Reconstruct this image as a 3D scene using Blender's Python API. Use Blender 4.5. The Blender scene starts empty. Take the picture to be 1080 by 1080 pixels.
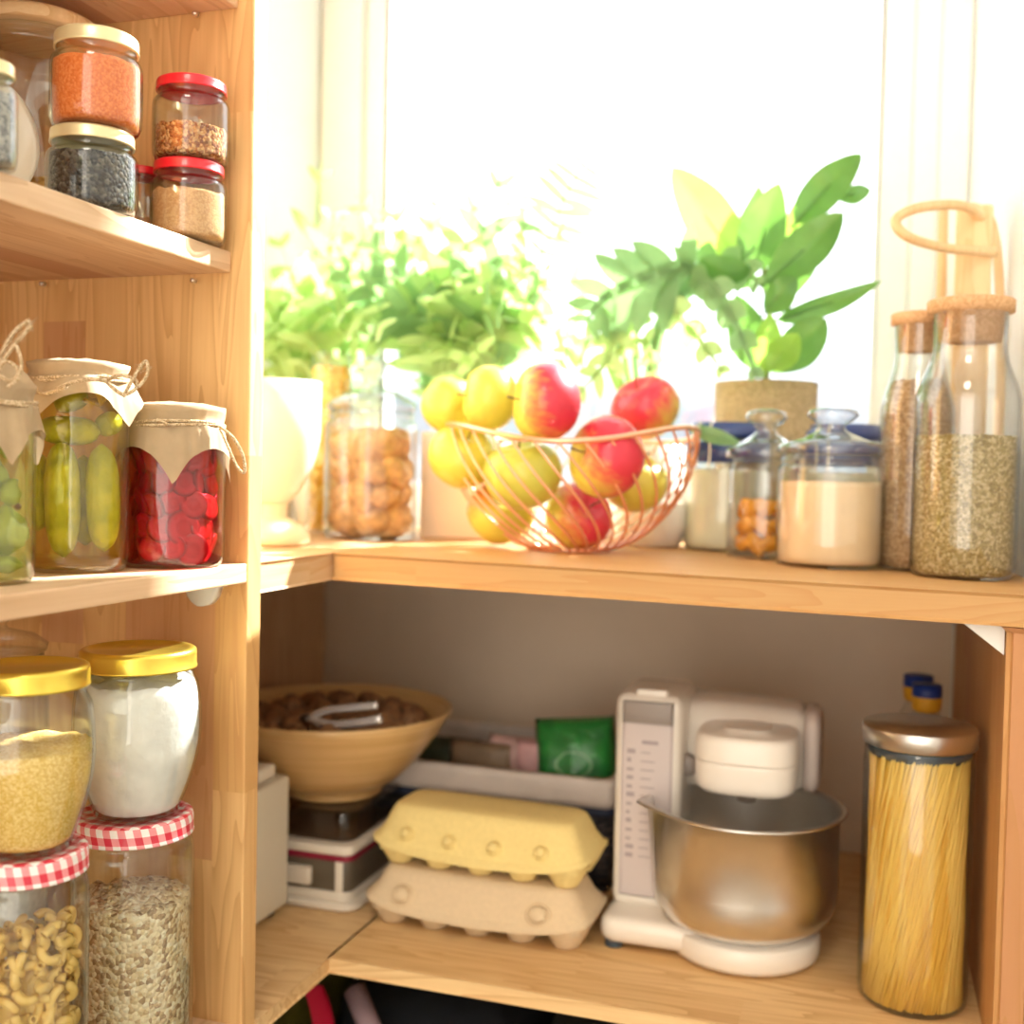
import bpy, bmesh, math, random
from mathutils import Vector, Matrix, noise
from math import pi, sin, cos, radians, sqrt, atan2

S = bpy.context.scene
COL = S.collection
random.seed(11)

# ------------------------------------------------------------------ camera
FPX = 1200.0
yaw, pit, rol = radians(-18.08), radians(1.95), radians(-1.2)
fwd = Vector((sin(yaw) * cos(pit), cos(yaw) * cos(pit), -sin(pit)))
rt = Vector((cos(yaw), -sin(yaw), 0))
dn = fwd.cross(rt)
cr = rt * cos(rol) + dn * sin(rol)
cd = -rt * sin(rol) + dn * cos(rol)
cam = bpy.data.cameras.new('camera')
cam.sensor_width = 36
cam.lens = 36 * FPX / 1080
camo = bpy.data.objects.new('camera', cam)
COL.objects.link(camo)
camo.matrix_world = Matrix(((cr.x, -cd.x, -fwd.x, 0), (cr.y, -cd.y, -fwd.y, 0), (cr.z, -cd.z, -fwd.z, 0), (0, 0, 0, 1)))
cam.clip_start = 0.02
cam.dof.use_dof = True
cam.dof.focus_distance = 0.90
cam.dof.aperture_fstop = 3.4
S.camera = camo


def ray(px, py): return cr * ((px - 540) / FPX) + cd * ((py - 540) / FPX) + fwd
def at(px, py, Y): d = ray(px, py); return d * (Y / d.y)
def atx(px, py, X): d = ray(px, py); return d * (X / d.x)
def atz(px, py, Z): d = ray(px, py); return d * (Z / d.z)
def depth(p): return Vector(p).dot(fwd)
def zs(x): return -.0852 - .0135 * (x + .535)          # the sill board leans a touch to the right
def sill(px, py, w=0):
    """centre on the sill of something whose front foot shows at px, py and is w pixels wide"""
    d = ray(px, py); s = 1.
    for _ in range(40):
        p = d * s; s = zs(p.x) / d.z
    p = d * s
    r = w / 2 * depth(p) / FPX
    h = Vector((p.x, p.y, 0)).normalized()
    for _ in range(4):
        c = p + h * r
        r = w / 2 * depth(c) / FPX
    c = p + h * r
    return Vector((c.x, c.y, zs(c.x))), r

def spot(px, w, Y):
    c = at(px, 520, Y); return Vector((c.x, Y, zs(c.x))), w / 2 * depth(c) / FPX

# ------------------------------------------------------------------ materials
MATS = {}
class NT:
    def __init__(s, name):
        s.m = bpy.data.materials.new(name); s.m.use_nodes = True
        s.t = s.m.node_tree; s.t.nodes.clear(); s.out = s.n('ShaderNodeOutputMaterial')
    def n(s, t, **k):
        x = s.t.nodes.new(t)
        for a, b in k.items():
            if hasattr(x, a): setattr(x, a, b)
            else: x.inputs[a].default_value = b
        return x
    def l(s, a, b): s.t.links.new(a, b)
    def math(s, op, a, b=None, c=None):
        x = s.n('ShaderNodeMath'); x.operation = op
        for i, v in enumerate((a, b, c)):
            if v is None: continue
            if isinstance(v, (int, float)): x.inputs[i].default_value = v
            else: s.l(v, x.inputs[i])
        return x.outputs[0]
    def mix(s, f, a, b, bt='MIX'):
        x = s.n('ShaderNodeMix'); x.data_type = 'RGBA'; x.blend_type = bt
        for sock, v in ((x.inputs[0], f), (x.inputs[6], a), (x.inputs[7], b)):
            if isinstance(v, (int, float)): sock.default_value = v
            elif isinstance(v, tuple): sock.default_value = (*v, 1)
            else: s.l(v, sock)
        return x.outputs[2]
    def ramp(s, f, stops, interp='LINEAR'):
        x = s.n('ShaderNodeValToRGB'); x.color_ramp.interpolation = interp
        e = x.color_ramp.elements
        while len(e) < len(stops): e.new(.5)
        for k, (p, c) in zip(e, stops): k.position = p; k.color = (*c, 1)
        s.l(f, x.inputs[0]); return x.outputs[0]
    def bsdf(s, col, rough=.5, metal=0, spec=.5, coat=0, bump=None, bs=.3, bd=.001, trans=0, tcol=None, sss=0):
        b = s.n('ShaderNodeBsdfPrincipled')
        b.inputs['Roughness'].default_value = rough; b.inputs['Metallic'].default_value = metal
        b.inputs['Specular IOR Level'].default_value = spec; b.inputs['Coat Weight'].default_value = coat
        if isinstance(col, tuple): b.inputs['Base Color'].default_value = (*col, 1)
        else: s.l(col, b.inputs['Base Color'])
        if bump is not None:
            u = s.n('ShaderNodeBump'); u.inputs['Strength'].default_value = bs; u.inputs['Distance'].default_value = bd
            s.l(bump, u.inputs['Height']); s.l(u.outputs[0], b.inputs['Normal'])
        o = b.outputs[0]
        if trans:
            t = s.n('ShaderNodeBsdfTranslucent')
            c = tcol or col
            if isinstance(c, tuple): t.inputs[0].default_value = (*c, 1)
            else: s.l(c, t.inputs[0])
            mx = s.n('ShaderNodeMixShader'); mx.inputs[0].default_value = trans
            s.l(o, mx.inputs[1]); s.l(t.outputs[0], mx.inputs[2]); o = mx.outputs[0]
        s.l(o, s.out.inputs[0]); return o
    def coord(s): return s.n('ShaderNodeTexCoord').outputs['Object']
    def noise(s, vec, scale, detail=3, dist=0):
        x = s.n('ShaderNodeTexNoise'); x.inputs['Scale'].default_value = scale
        x.inputs['Detail'].default_value = detail; x.inputs['Distortion'].default_value = dist
        s.l(vec, x.inputs['Vector']); return x.outputs[0]

def plain(name, col, rough=.5, metal=0, spec=.5, coat=0, var=0, scale=40, bs=0, bd=.001, trans=0, tcol=None):
    if name in MATS: return MATS[name]
    k = NT(name); c = k.coord()
    n = k.noise(c, scale, 4)
    dark = tuple(x * (1 - var) for x in col); lite = tuple(min(1, x * (1 + var * .5)) for x in col)
    cc = k.ramp(n, [(.3, dark), (.7, lite)]) if var else col
    k.bsdf(cc, rough, metal, spec, coat, n if bs else None, bs, bd, trans, tcol)
    MATS[name] = k.m; return k.m

def speckle(name, cols, scale, rough=.8, bs=.8, bd=.002, metal=0, trans=0, stretch=(1, 1, 1), spec=.3):
    if name in MATS: return MATS[name]
    k = NT(name)
    mp = k.n('ShaderNodeMapping'); mp.inputs['Scale'].default_value = stretch
    k.l(k.coord(), mp.inputs[0])
    v = k.n('ShaderNodeTexVoronoi'); v.inputs['Scale'].default_value = scale
    k.l(mp.outputs[0], v.inputs['Vector'])
    sp = k.n('ShaderNodeSeparateColor'); k.l(v.outputs['Color'], sp.inputs[0])
    cc = k.ramp(sp.outputs[0], [(i / len(cols), c) for i, c in enumerate(cols)], 'CONSTANT')
    h = k.math('SUBTRACT', 1, v.outputs['Distance'])
    k.bsdf(cc, rough, metal, spec, 0, h, bs, bd, trans)
    MATS[name] = k.m; return k.m

def wood(name, axis, c1=(.68, .385, .14), c2=(.86, .57, .26), c3=(.52, .25, .08), stave=.042, seg=.55, acr=None, rough=.55, red=.12):
    """laminated pine: axis is the grain direction 0 1 2; acr the direction across the staves"""
    if name in MATS: return MATS[name]
    k = NT(name)
    sx = k.n('ShaderNodeSeparateXYZ'); k.l(k.coord(), sx.inputs[0])
    if acr is None: acr = 0 if axis != 0 else 1
    third = 3 - axis - acr
    A, B, T = sx.outputs[axis], sx.outputs[acr], sx.outputs[third]
    bi = k.math('FLOOR', k.math('DIVIDE', B, stave))
    w1 = k.n('ShaderNodeTexWhiteNoise'); w1.noise_dimensions = '1D'; k.l(bi, w1.inputs['W'])
    ai = k.math('FLOOR', k.math('ADD', k.math('DIVIDE', A, seg), k.math('MULTIPLY', w1.outputs[0], 7)))
    cv = k.n('ShaderNodeCombineXYZ'); k.l(bi, cv.inputs[0]); k.l(ai, cv.inputs[1])
    w2 = k.n('ShaderNodeTexWhiteNoise'); w2.noise_dimensions = '2D'; k.l(cv.outputs[0], w2.inputs['Vector'])
    tone = w2.outputs[0]
    g = k.n('ShaderNodeCombineXYZ')
    k.l(k.math('ADD', k.math('MULTIPLY', A, 2.2), k.math('MULTIPLY', tone, 13)), g.inputs[0])
    k.l(k.math('MULTIPLY', B, 26), g.inputs[1]); k.l(k.math('MULTIPLY', T, 26), g.inputs[2])
    n1 = k.noise(g.outputs[0], 1.0, 2, .6)
    rings = k.math('FRACT', k.math('MULTIPLY', n1, 9))
    rings = k.math('POWER', rings, 2.2)
    g2 = k.n('ShaderNodeCombineXYZ')
    k.l(k.math('MULTIPLY', A, 12), g2.inputs[0]); k.l(k.math('MULTIPLY', B, 420), g2.inputs[1]); k.l(k.math('MULTIPLY', T, 420), g2.inputs[2])
    fine = k.noise(g2.outputs[0], 1.0, 3)
    base = k.mix(tone, c1, c2)
    isred = k.math('GREATER_THAN', tone, 1 - red)
    base = k.mix(k.math('MULTIPLY', isred, .6), base, (.50, .20, .10))
    cc = k.mix(k.math('MULTIPLY', rings, .55), base, c3)
    cc = k.mix(k.math('MULTIPLY', k.math('SUBTRACT', fine, .35), .5), cc, c3)
    k.bsdf(cc, rough, 0, .4, 0, fine, .15, .0006)
    MATS[name] = k.m; return k.m

def glass(name='clear_glass', tint=(.97, .985, .98), edge=(.74, .80, .77), refl=1.0, rough=.02, pw=4):
    if name in MATS: return MATS[name]
    k = NT(name)
    lw = k.n('ShaderNodeLayerWeight'); lw.inputs[0].default_value = .5
    f = k.math('POWER', lw.outputs['Facing'], pw)
    t = k.n('ShaderNodeBsdfTransparent'); k.l(k.mix(f, tint, edge), t.inputs[0])
    fr = k.math('ADD', .05, k.math('MULTIPLY', .8, k.math('POWER', lw.outputs['Facing'], 4)))
    g = k.n('ShaderNodeBsdfGlossy'); g.inputs['Roughness'].default_value = rough
    mx = k.n('ShaderNodeMixShader')
    k.l(k.math('MINIMUM', k.math('MULTIPLY', fr, refl), 1), mx.inputs[0]); k.l(t.outputs[0], mx.inputs[1]); k.l(g.outputs[0], mx.inputs[2])
    k.l(mx.outputs[0], k.out.inputs[0])
    MATS[name] = k.m; return k.m

def liquid(name, tint, murk, mf=.15):
    if name in MATS: return MATS[name]
    k = NT(name)
    t = k.n('ShaderNodeBsdfTransparent'); t.inputs[0].default_value = (*tint, 1)
    d = k.n('ShaderNodeBsdfTranslucent'); d.inputs[0].default_value = (*murk, 1)
    d2 = k.n('ShaderNodeBsdfDiffuse'); d2.inputs[0].default_value = (*murk, 1)
    a = k.n('ShaderNodeMixShader'); a.inputs[0].default_value = .5
    k.l(d.outputs[0], a.inputs[1]); k.l(d2.outputs[0], a.inputs[2])
    z = k.n('ShaderNodeSeparateXYZ'); k.l(k.coord(), z.inputs[0])
    mx = k.n('ShaderNodeMixShader'); mx.inputs[0].default_value = mf
    k.l(t.outputs[0], mx.inputs[1]); k.l(a.outputs[0], mx.inputs[2]); k.l(mx.outputs[0], k.out.inputs[0])
    MATS[name] = k.m; return k.m

def gingham():
    if 'gingham' in MATS: return MATS['gingham']
    k = NT('gingham'); sx = k.n('ShaderNodeSeparateXYZ'); k.l(k.coord(), sx.inputs[0])
    no = k.n('ShaderNodeSeparateXYZ'); k.l(k.n('ShaderNodeTexCoord').outputs['Normal'], no.inputs[0])
    ang = k.math('MULTIPLY', k.math('ARCTAN2', sx.outputs[1], sx.outputs[0]), .05)
    top = k.math('GREATER_THAN', no.outputs[2], .6)
    U = k.math('ADD', k.math('MULTIPLY', top, sx.outputs[0]), k.math('MULTIPLY', k.math('SUBTRACT', 1, top), k.math('ADD', ang, k.math('MULTIPLY', sx.outputs[2], .25))))
    V = k.math('ADD', k.math('MULTIPLY', top, sx.outputs[1]), k.math('MULTIPLY', k.math('SUBTRACT', 1, top), sx.outputs[2]))
    q = .0125
    a = k.math('GREATER_THAN', k.math('FRACT', k.math('DIVIDE', U, q)), .5)
    b = k.math('GREATER_THAN', k.math('FRACT', k.math('ADD', k.math('DIVIDE', V, q), .25)), .5)
    s = k.math('MULTIPLY', k.math('ADD', a, b), .5)
    k.bsdf(k.ramp(s, [(0, (.85, .82, .80)), (.25, (.80, .28, .30)), (.75, (.62, .02, .05))], 'CONSTANT'), .35, coat=.3)
    MATS['gingham'] = k.m; return k.m

def apple_mat(name, base, blush, axis, amount, seed):
    k = NT(name); c = k.coord()
    d = k.n('ShaderNodeVectorMath'); d.operation = 'DOT_PRODUCT'; k.l(c, d.inputs[0]); d.inputs[1].default_value = axis
    mp = k.n('ShaderNodeMapping'); mp.inputs['Location'].default_value = (seed, seed * 2, 0); mp.inputs['Scale'].default_value = (1, 1, .35); k.l(c, mp.inputs[0])
    n = k.noise(mp.outputs[0], 45, 4); st = k.noise(mp.outputs[0], 160, 3)
    f = k.math('ADD', k.math('MULTIPLY', d.outputs['Value'], 16), k.math('ADD', amount, k.math('MULTIPLY', k.math('SUBTRACT', n, .5), .6)))
    f = k.math('ADD', f, k.math('MULTIPLY', k.math('SUBTRACT', st, .5), .5))
    cc = k.ramp(f, [(.25, base), (.5, tuple((a * .5 + b * .5) for a, b in zip(base, blush))), (.8, blush)])
    k.bsdf(cc, .32, 0, .5, .2)
    return k.m

G = glass()
GB = glass('bright_glass', (.985, .99, .99), (.62, .68, .72), 1.3)
WX = wood('pine_boards', 0, acr=1)
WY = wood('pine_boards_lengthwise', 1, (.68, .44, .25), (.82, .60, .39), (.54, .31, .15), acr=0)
WZ = wood('pine_upright', 2, acr=0, seg=.30, stave=.047)
WZ2 = wood('pine_upright_side', 2, acr=1, seg=.34, stave=.045)
GOLD = plain('gold_lid', (.84, .66, .10), .28, .85, coat=.3)
PALEGOLD = plain('pale_gold_lid', (.86, .76, .45), .35, .55, coat=.2)
REDLID = plain('red_lid', (.72, .015, .03), .3, coat=.4)
PAPER = plain('kraft_paper', (.58, .43, .26), .75, var=.12, scale=60, bs=.4, bd=.0008, trans=.25)
TWINE = speckle('jute_twine', [(.68, .50, .30), (.80, .64, .42), (.52, .36, .19)], 900, .9, 1, .0008)
CORK = speckle('cork', [(.66, .40, .21), (.70, .44, .24), (.60, .35, .17)], 420, .85, .4, .0004)
WHITE = plain('white_wall_paint', (.84, .86, .86), .7, var=.03, scale=8, bs=.05)
PLASTIC = plain('cream_white_plastic', (.84, .77, .66), .35, coat=.1)
STEEL = plain('brushed_steel', (.74, .72, .69), .30, 1.0, var=.06, scale=30)
CERAMIC = plain('white_ceramic', (.86, .84, .80), .25, coat=.3)

# ------------------------------------------------------------------ mesh helpers
class MB:
    def __init__(s): s.v = []; s.f = []; s.sm = []
    def add(s, v, f, sm=True):
        o = len(s.v); s.v += [tuple(p) for p in v]; s.f += [tuple(i + o for i in q) for q in f]; s.sm += [sm] * len(f); return s
    def box(s, lo, hi, rz=0, c=None):
        v = [Vector((x, y, z)) for z in (lo[2], hi[2]) for y in (lo[1], hi[1]) for x in (lo[0], hi[0])]
        if rz:
            c = c or ((lo[0] + hi[0]) / 2, (lo[1] + hi[1]) / 2)
            for p in v:
                x, y = p.x - c[0], p.y - c[1]; p.x = c[0] + x * cos(rz) - y * sin(rz); p.y = c[1] + x * sin(rz) + y * cos(rz)
        return s.add(v, [(0, 2, 3, 1), (4, 5, 7, 6), (0, 1, 5, 4), (2, 6, 7, 3), (0, 4, 6, 2), (1, 3, 7, 5)], False)
    def rbox(s, lo, hi, r=.01, n=4, rz=0, rv=None):
        """box with rounded upright corners (r) and softened rims (rv)"""
        rv = min(r, .004) if rv is None else rv
        cx, cy = (lo[0] + hi[0]) / 2, (lo[1] + hi[1]) / 2; hx, hy = (hi[0] - lo[0]) / 2, (hi[1] - lo[1]) / 2
        rings = []
        prof = [(rv, 0)] + [(rv - rv * sin(a), rv - rv * cos(a)) for a in (pi / 6, pi / 3, pi / 2)]
        prof = prof + [(d, (hi[2] - lo[2]) - h) for d, h in reversed(prof)]
        V = []
        for d, h in prof:
            for q, (sx, sy) in enumerate(((1, 1), (-1, 1), (-1, -1), (1, -1))):
                for i in range(n + 1):
                    a = q * pi / 2 + i / n * pi / 2
                    x = sx * (hx - r) + (r - d) * cos(a) if r > d else sx * (hx - r); y = sy * (hy - r) + (r - d) * sin(a) if r > d else sy * (hy - r)
                    X = cx + x * cos(rz) - y * sin(rz); Y = cy + x * sin(rz) + y * cos(rz)
                    V.append((X, Y, lo[2] + h))
        m = 4 * (n + 1); F = []
        for j in range(len(prof) - 1):
            for i in range(m): F.append((j * m + i, j * m + (i + 1) % m, (j + 1) * m + (i + 1) % m, (j + 1) * m + i))
        F.append(tuple(reversed(range(m)))); F.append(tuple((len(prof) - 1) * m + i for i in range(m)))
        return s.add(V, F, True)
    def lathe(s, prof, c=(0, 0, 0), n=40, wob=None, sx=1, sy=1):
        V = []; F = []
        for (r, z) in prof:
            for i in range(n):
                a = 2 * pi * i / n
                rr, zz = (r, z) if wob is None else wob(r, z, a)
                V.append((c[0] + rr * cos(a) * sx, c[1] + rr * sin(a) * sy, c[2] + zz))
        for j in range(len(prof) - 1):
            for i in range(n): F.append((j * n + i, j * n + (i + 1) % n, (j + 1) * n + (i + 1) % n, (j + 1) * n + i))
        return s.add(V, F)
    def tube(s, pts, r, n=8, closed=False, caps=True):
        pts = [Vector(p) for p in pts]; m = len(pts); V = []; F = []
        rr = r if isinstance(r, (list, tuple)) else [r] * m
        up = None
        for i, p in enumerate(pts):
            a = pts[(i - 1) % m] if (closed or i > 0) else p; b = pts[(i + 1) % m] if (closed or i < m - 1) else p
            t = (b - a).normalized()
            if up is None: up = t.orthogonal().normalized()
            up = (up - t * up.dot(t))
            up = up.normalized() if up.length > 1e-6 else t.orthogonal().normalized()
            w = t.cross(up)
            for k in range(n):
                q = 2 * pi * k / n; V.append(p + (up * cos(q) + w * sin(q)) * rr[i])
        R = m if closed else m - 1
        for i in range(R):
            for k in range(n): F.append((i * n + k, i * n + (k + 1) % n, ((i + 1) % m) * n + (k + 1) % n, ((i + 1) % m) * n + k))
        if caps and not closed: F.append(tuple(reversed(range(n)))); F.append(tuple((m - 1) * n + k for k in range(n)))
        return s.add(V, F)
    def grid(s, fn, nu, nv):
        V = [fn(i / nu, j / nv) for j in range(nv + 1) for i in range(nu + 1)]
        F = [(j * (nu + 1) + i, j * (nu + 1) + i + 1, (j + 1) * (nu + 1) + i + 1, (j + 1) * (nu + 1) + i) for j in range(nv) for i in range(nu)]
        return s.add(V, F)
    def blob(s, c, r, sc=(1, 1, 1), n=16, amp=0, fr=2.0, seed=0, m=None):
        V = []; F = []
        for j in range(n // 2 + 1):
            th = pi * j / (n // 2)
            for i in range(n):
                a = 2 * pi * i / n; p = Vector((sin(th) * cos(a), sin(th) * sin(a), cos(th)))
                k = 1 + amp * noise.noise(p * fr + Vector((seed, seed * 1.7, 3)))
                p = Vector((p.x * sc[0], p.y * sc[1], p.z * sc[2])) * (r * k)
                if m: p = m @ p
                V.append(Vector(c) + p)
        for j in range(n // 2):
            for i in range(n): F.append((j * n + i, (j + 1) * n + i, (j + 1) * n + (i + 1) % n, j * n + (i + 1) % n))
        return s.add(V, F)
    def obj(s, name, mat, parent=None, loc=(0, 0, 0), bevel=0, weld=True, **tags):
        me = bpy.data.meshes.new(name)
        me.from_pydata(s.v, [], s.f); me.polygons.foreach_set('use_smooth', s.sm)
        bm = bmesh.new(); bm.from_mesh(me)
        if weld: bmesh.ops.remove_doubles(bm, verts=bm.verts, dist=1e-6)
        if bevel:
            bmesh.ops.bevel(bm, geom=[e for e in bm.edges if len(e.link_faces) == 2 and e.calc_face_angle(0) > .6], offset=bevel, segments=2, affect='EDGES', profile=.5)
        bmesh.ops.recalc_face_normals(bm, faces=bm.faces)
        bm.to_mesh(me); bm.free()
        me.materials.append(mat)
        o = bpy.data.objects.new(name, me); COL.objects.link(o)
        o.location = loc
        if parent: o.parent = parent
        for a, b in tags.items(): o[a] = b
        return o

def thing(name, label, cat, loc, group=None, rz=0):
    o = bpy.data.objects.new(name, None); COL.objects.link(o); o.empty_display_size = .02
    o.location = loc; o.rotation_euler = (0, 0, rz); o['label'] = label; o['category'] = cat
    if group: o['group'] = group
    return o
def tag(o, label, cat, group=None, kind=None):
    o['label'] = label; o['category'] = cat
    if group: o['group'] = group
    if kind: o['kind'] = kind
    return o
def dup(root, loc=None, rot=None):
    r = root.copy(); COL.objects.link(r)
    if loc is not None: r.location = loc
    if rot is not None: r.rotation_euler = rot
    for ch in list(root.children):
        c = ch.copy(); COL.objects.link(c); c.parent = r
    return r
def bez(a, b, c, n=10):
    a, b, c = Vector(a), Vector(b), Vector(c)
    return [a * (1 - t) ** 2 + b * 2 * t * (1 - t) + c * t * t for t in [i / n for i in range(n + 1)]]
def crv(pts, n=6):
    """smooth curve through points"""
    P = [Vector(p) for p in pts]; out = []
    for i in range(len(P) - 1):
        p0, p1, p2, p3 = P[max(i - 1, 0)], P[i], P[i + 1], P[min(i + 2, len(P) - 1)]
        for j in range(n):
            t = j / n
            out.append(.5 * ((2 * p1) + (p2 - p0) * t + (2 * p0 - 5 * p1 + 4 * p2 - p3) * t * t + (-p0 + 3 * p1 - 3 * p2 + p3) * t ** 3))
    out.append(P[-1]); return out

# ------------------------------------------------------------------ room
YF, YB = 1.048, 1.60
XW = -.845
def struct(name, mb, mat, **k):
    o = mb.obj(name, mat, **k); o['kind'] = 'structure'; return o
# back wall with a window opening
wxl, wxr, wzb, wzt = XW + .003, .092, -.088, 1.50
b = MB(); b.box((-1.6, YB, -1.1), (.9, YB + .28, wzb)); b.box((-1.6, YB, wzt), (.9, YB + .28, 1.55))
b.box((-1.6, YB, wzb), (wxl, YB + .06, wzt)); b.box((wxr, YB, wzb), (.9, YB + .06, wzt))
PLAST = plain('warm_plaster', (.80, .655, .50), .8, var=.04, scale=10, bs=.08)
struct('wall_back', b, PLAST)
b = MB(); b.box((XW - .12, -1.9, -1.1), (XW, YB, 1.55)); struct('wall_left', b, WHITE)
# right: splayed window reveal above the sill
b = MB()
P = [(wxr, YB), (.145, 1.18), (.20, .95), (.62, .3), (.62, -1.9), (.8, -1.9), (.8, YB)]
V = [(x, y, z) for z in (-1.1, 1.55) for x, y in P]; n = len(P)
b.add(V, [(i, (i + 1) % n, n + (i + 1) % n, n + i) for i in range(n)] + [tuple(range(n)), tuple(range(2 * n - 1, n - 1, -1))], False)
struct('wall_right', b, WHITE)
b = MB(); b.box((-1.6, -1.9, -1.15), (.9, YB, -1.1)); struct('floor', b, plain('light_oak_floor', (.52, .42, .31), .5, var=.2, scale=6))
b = MB(); b.box((-1.6, -1.9, 1.55), (.9, YB + .28, 1.6)); struct('ceiling', b, WHITE)
# window frame
FR = plain('white_window_frame', (.82, .84, .82), .35, var=.02)
b = MB()
zf = .0
b.box((wxl, YB - .012, wzb), (-.775, YB + .05, wzt)); b.box((-.775, YB + .004, wzb), (-.737, YB + .045, wzt))
b.box((.055, YB - .012, wzb), (wxr, YB + .05, wzt)); b.box((-.020, YB + .004, wzb), (.022, YB + .045, wzt)); b.box((.022, YB - .004, wzb), (.055, YB + .05, wzt))
b.box((-.737, YB + .004, wzb), (-.02, YB + .045, wzb + .07)); b.box((-.737, YB + .004, wzt - .07), (-.02, YB + .045, wzt))
w = struct('window_1', b, FR, bevel=.003)
b = MB(); b.box((-.74, YB + .022, wzb + .065), (-.017, YB + .026, wzt - .065))
o = b.obj('window_pane', glass('window_glass', (.98, .99, 1.0), (.8, .9, 1.0), .9), w)

# ------------------------------------------------------------------ shelving
# left unit
YP, TP, XP = .88, .024, -.532
unit = thing('shelving_unit', 'tall open pine shelving unit on the left wall filled with food jars', 'shelf', (XP - .13, .5, -1.1))
L0 = unit.location
def ub(name, lo, hi, mat, bev=.0015, **k):
    b = MB(); b.box(lo, hi)
    o = b.obj(name, mat, unit, bevel=bev, **k)
    o.matrix_parent_inverse = Matrix.Translation(-L0); return o
ub('upright_panel', (-.822, YP, -1.1), (XP, YP + TP, 1.2), WZ)
ub('back_panel', (XW + .002, -.15, -1.1), (-.822, YP + TP, 1.2), WZ2)
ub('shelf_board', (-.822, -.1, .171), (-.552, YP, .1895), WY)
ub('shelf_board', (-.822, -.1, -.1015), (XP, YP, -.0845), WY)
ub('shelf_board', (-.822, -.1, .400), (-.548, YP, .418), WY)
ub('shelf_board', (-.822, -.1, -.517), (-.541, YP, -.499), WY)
# white plastic shelf bracket + screws
b = MB()
p = at(219, 630, YP); zt = -.1015
prof = [(-.020, 0), (-.020, -.004)] + [(-.016 + .032 * t - .0, -.004 - .018 * sin(pi * min(1, max(0, t))) ** .5) for t in [i / 12 for i in range(13)]] + [(.020, -.004), (.020, 0)]
V = [(p.x + x, YP - d, zt + z) for d in (0, .012) for x, z in prof]; n = len(prof)
b.add(V, [(i, i + 1, n + i + 1, n + i) for i in range(n - 1)] + [tuple(range(n)), tuple(range(2 * n - 1, n - 1, -1))], True)
o = b.obj('shelf_bracket', plain('white_plastic', (.85, .83, .78), .4), unit, label='white plastic bracket'); o.matrix_parent_inverse = Matrix.Translation(-L0)
for px, py in ((208, 16), (206, 296.5), (47, 300)):
    p = at(px, py, YP - .006); b = MB(); b.lathe([(0, 0), (.0022, 0), (.0022, .004), (.0014, .006), (0, .006)], (0, 0, 0), 14)
    o = b.obj('shelf_pin', STEEL, unit, label='small steel shelf pin'); o.rotation_euler = (pi / 2, 0, 0); o.location = p; o.matrix_parent_inverse = Matrix.Translation(-L0)

# corner unit under and along the window
cu = thing('corner_shelving_unit', 'low pine corner shelving below the window, one board at sill height and one beneath', 'shelf', (-.3, 1.3, -1.1))
C0 = cu.location
def cb(name, mb, mat, bev=.0015, **k):
    o = mb.obj(name, mat, cu, bevel=bev, **k); o.matrix_parent_inverse = Matrix.Translation(-C0); return o
def slab(poly, zt, th):
    """board of polygon outline (clockwise from above irrelevant) with zt(x) top"""
    b = MB(); n = len(poly)
    V = [(x, y, zt(x) - th) for x, y in poly] + [(x, y, zt(x)) for x, y in poly]
    return b.add(V, [(i, (i + 1) % n, n + (i + 1) % n, n + i) for i in range(n)] + [tuple(range(n)), tuple(range(2 * n - 1, n - 1, -1))], False)
YR = YP + TP + .002
cb('sill_board', slab([(-.5345, YF), (.165, YF), (.13, 1.30), (.093, YB - .014), (-.5345, YB - .014)], zs, .0275), wood('pine_sill', 0, (.56, .32, .12), (.68, .42, .185), acr=2, stave=.6, seg=3, red=0), .003)
cb('corner_sill_board', slab([(XW + .002, YR), (-.535, YR), (-.535, YB - .014), (XW + .002, YB - .014)], zs, .0275), wood('pine_corner', 1, (.60, .39, .21), (.70, .49, .28), acr=0, red=0), .002)
cb('lower_board', slab([(-.5318, YF), (.1035, YF), (.093, YB - .005), (-.5318, YB - .005)], lambda x: -.5045, .016), wood('pine_lower', 0, (.78, .51, .23), (.88, .62, .31), acr=1, red=0, stave=.05), .0012)
cb('corner_lower_board', slab([(XW + .002, YR), (-.532, YR), (-.532, YB - .005), (XW + .002, YB - .005)], lambda x: -.5045, .016), wood('pine_corner_lower', 0, (.78, .54, .27), (.88, .64, .34), acr=1, red=0, stave=.06), .002)
cb('bottom_board', slab([(XW + .002, YR), (-.53, YR), (-.53, YF), (.1035, YF), (.093, YB - .005), (XW + .002, YB - .005)], lambda x: -.90, .018), WX, .002)
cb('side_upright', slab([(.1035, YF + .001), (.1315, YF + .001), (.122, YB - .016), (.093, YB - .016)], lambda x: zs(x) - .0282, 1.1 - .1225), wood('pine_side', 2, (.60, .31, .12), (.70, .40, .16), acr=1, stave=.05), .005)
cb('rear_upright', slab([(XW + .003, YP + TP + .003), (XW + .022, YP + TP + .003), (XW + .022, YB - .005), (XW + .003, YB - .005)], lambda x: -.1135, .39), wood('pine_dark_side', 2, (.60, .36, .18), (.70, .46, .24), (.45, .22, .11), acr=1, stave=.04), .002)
b = MB(); xz = .1025; zt0 = zs(xz) - .0280; ya = YF + .012
b.add([(xz, ya, zt0), (xz - .034, ya, zt0), (xz, ya, zt0 - .026), (xz, ya + .012, zt0), (xz - .034, ya + .012, zt0), (xz, ya + .012, zt0 - .026)],
      [(0, 1, 2), (3, 5, 4), (0, 3, 4, 1), (1, 4, 5, 2), (2, 5, 3, 0)], False)
cb('corner_bracket', b, plain('white_plastic', (.85, .83, .78), .4), 0, label='white triangular bracket')

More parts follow.
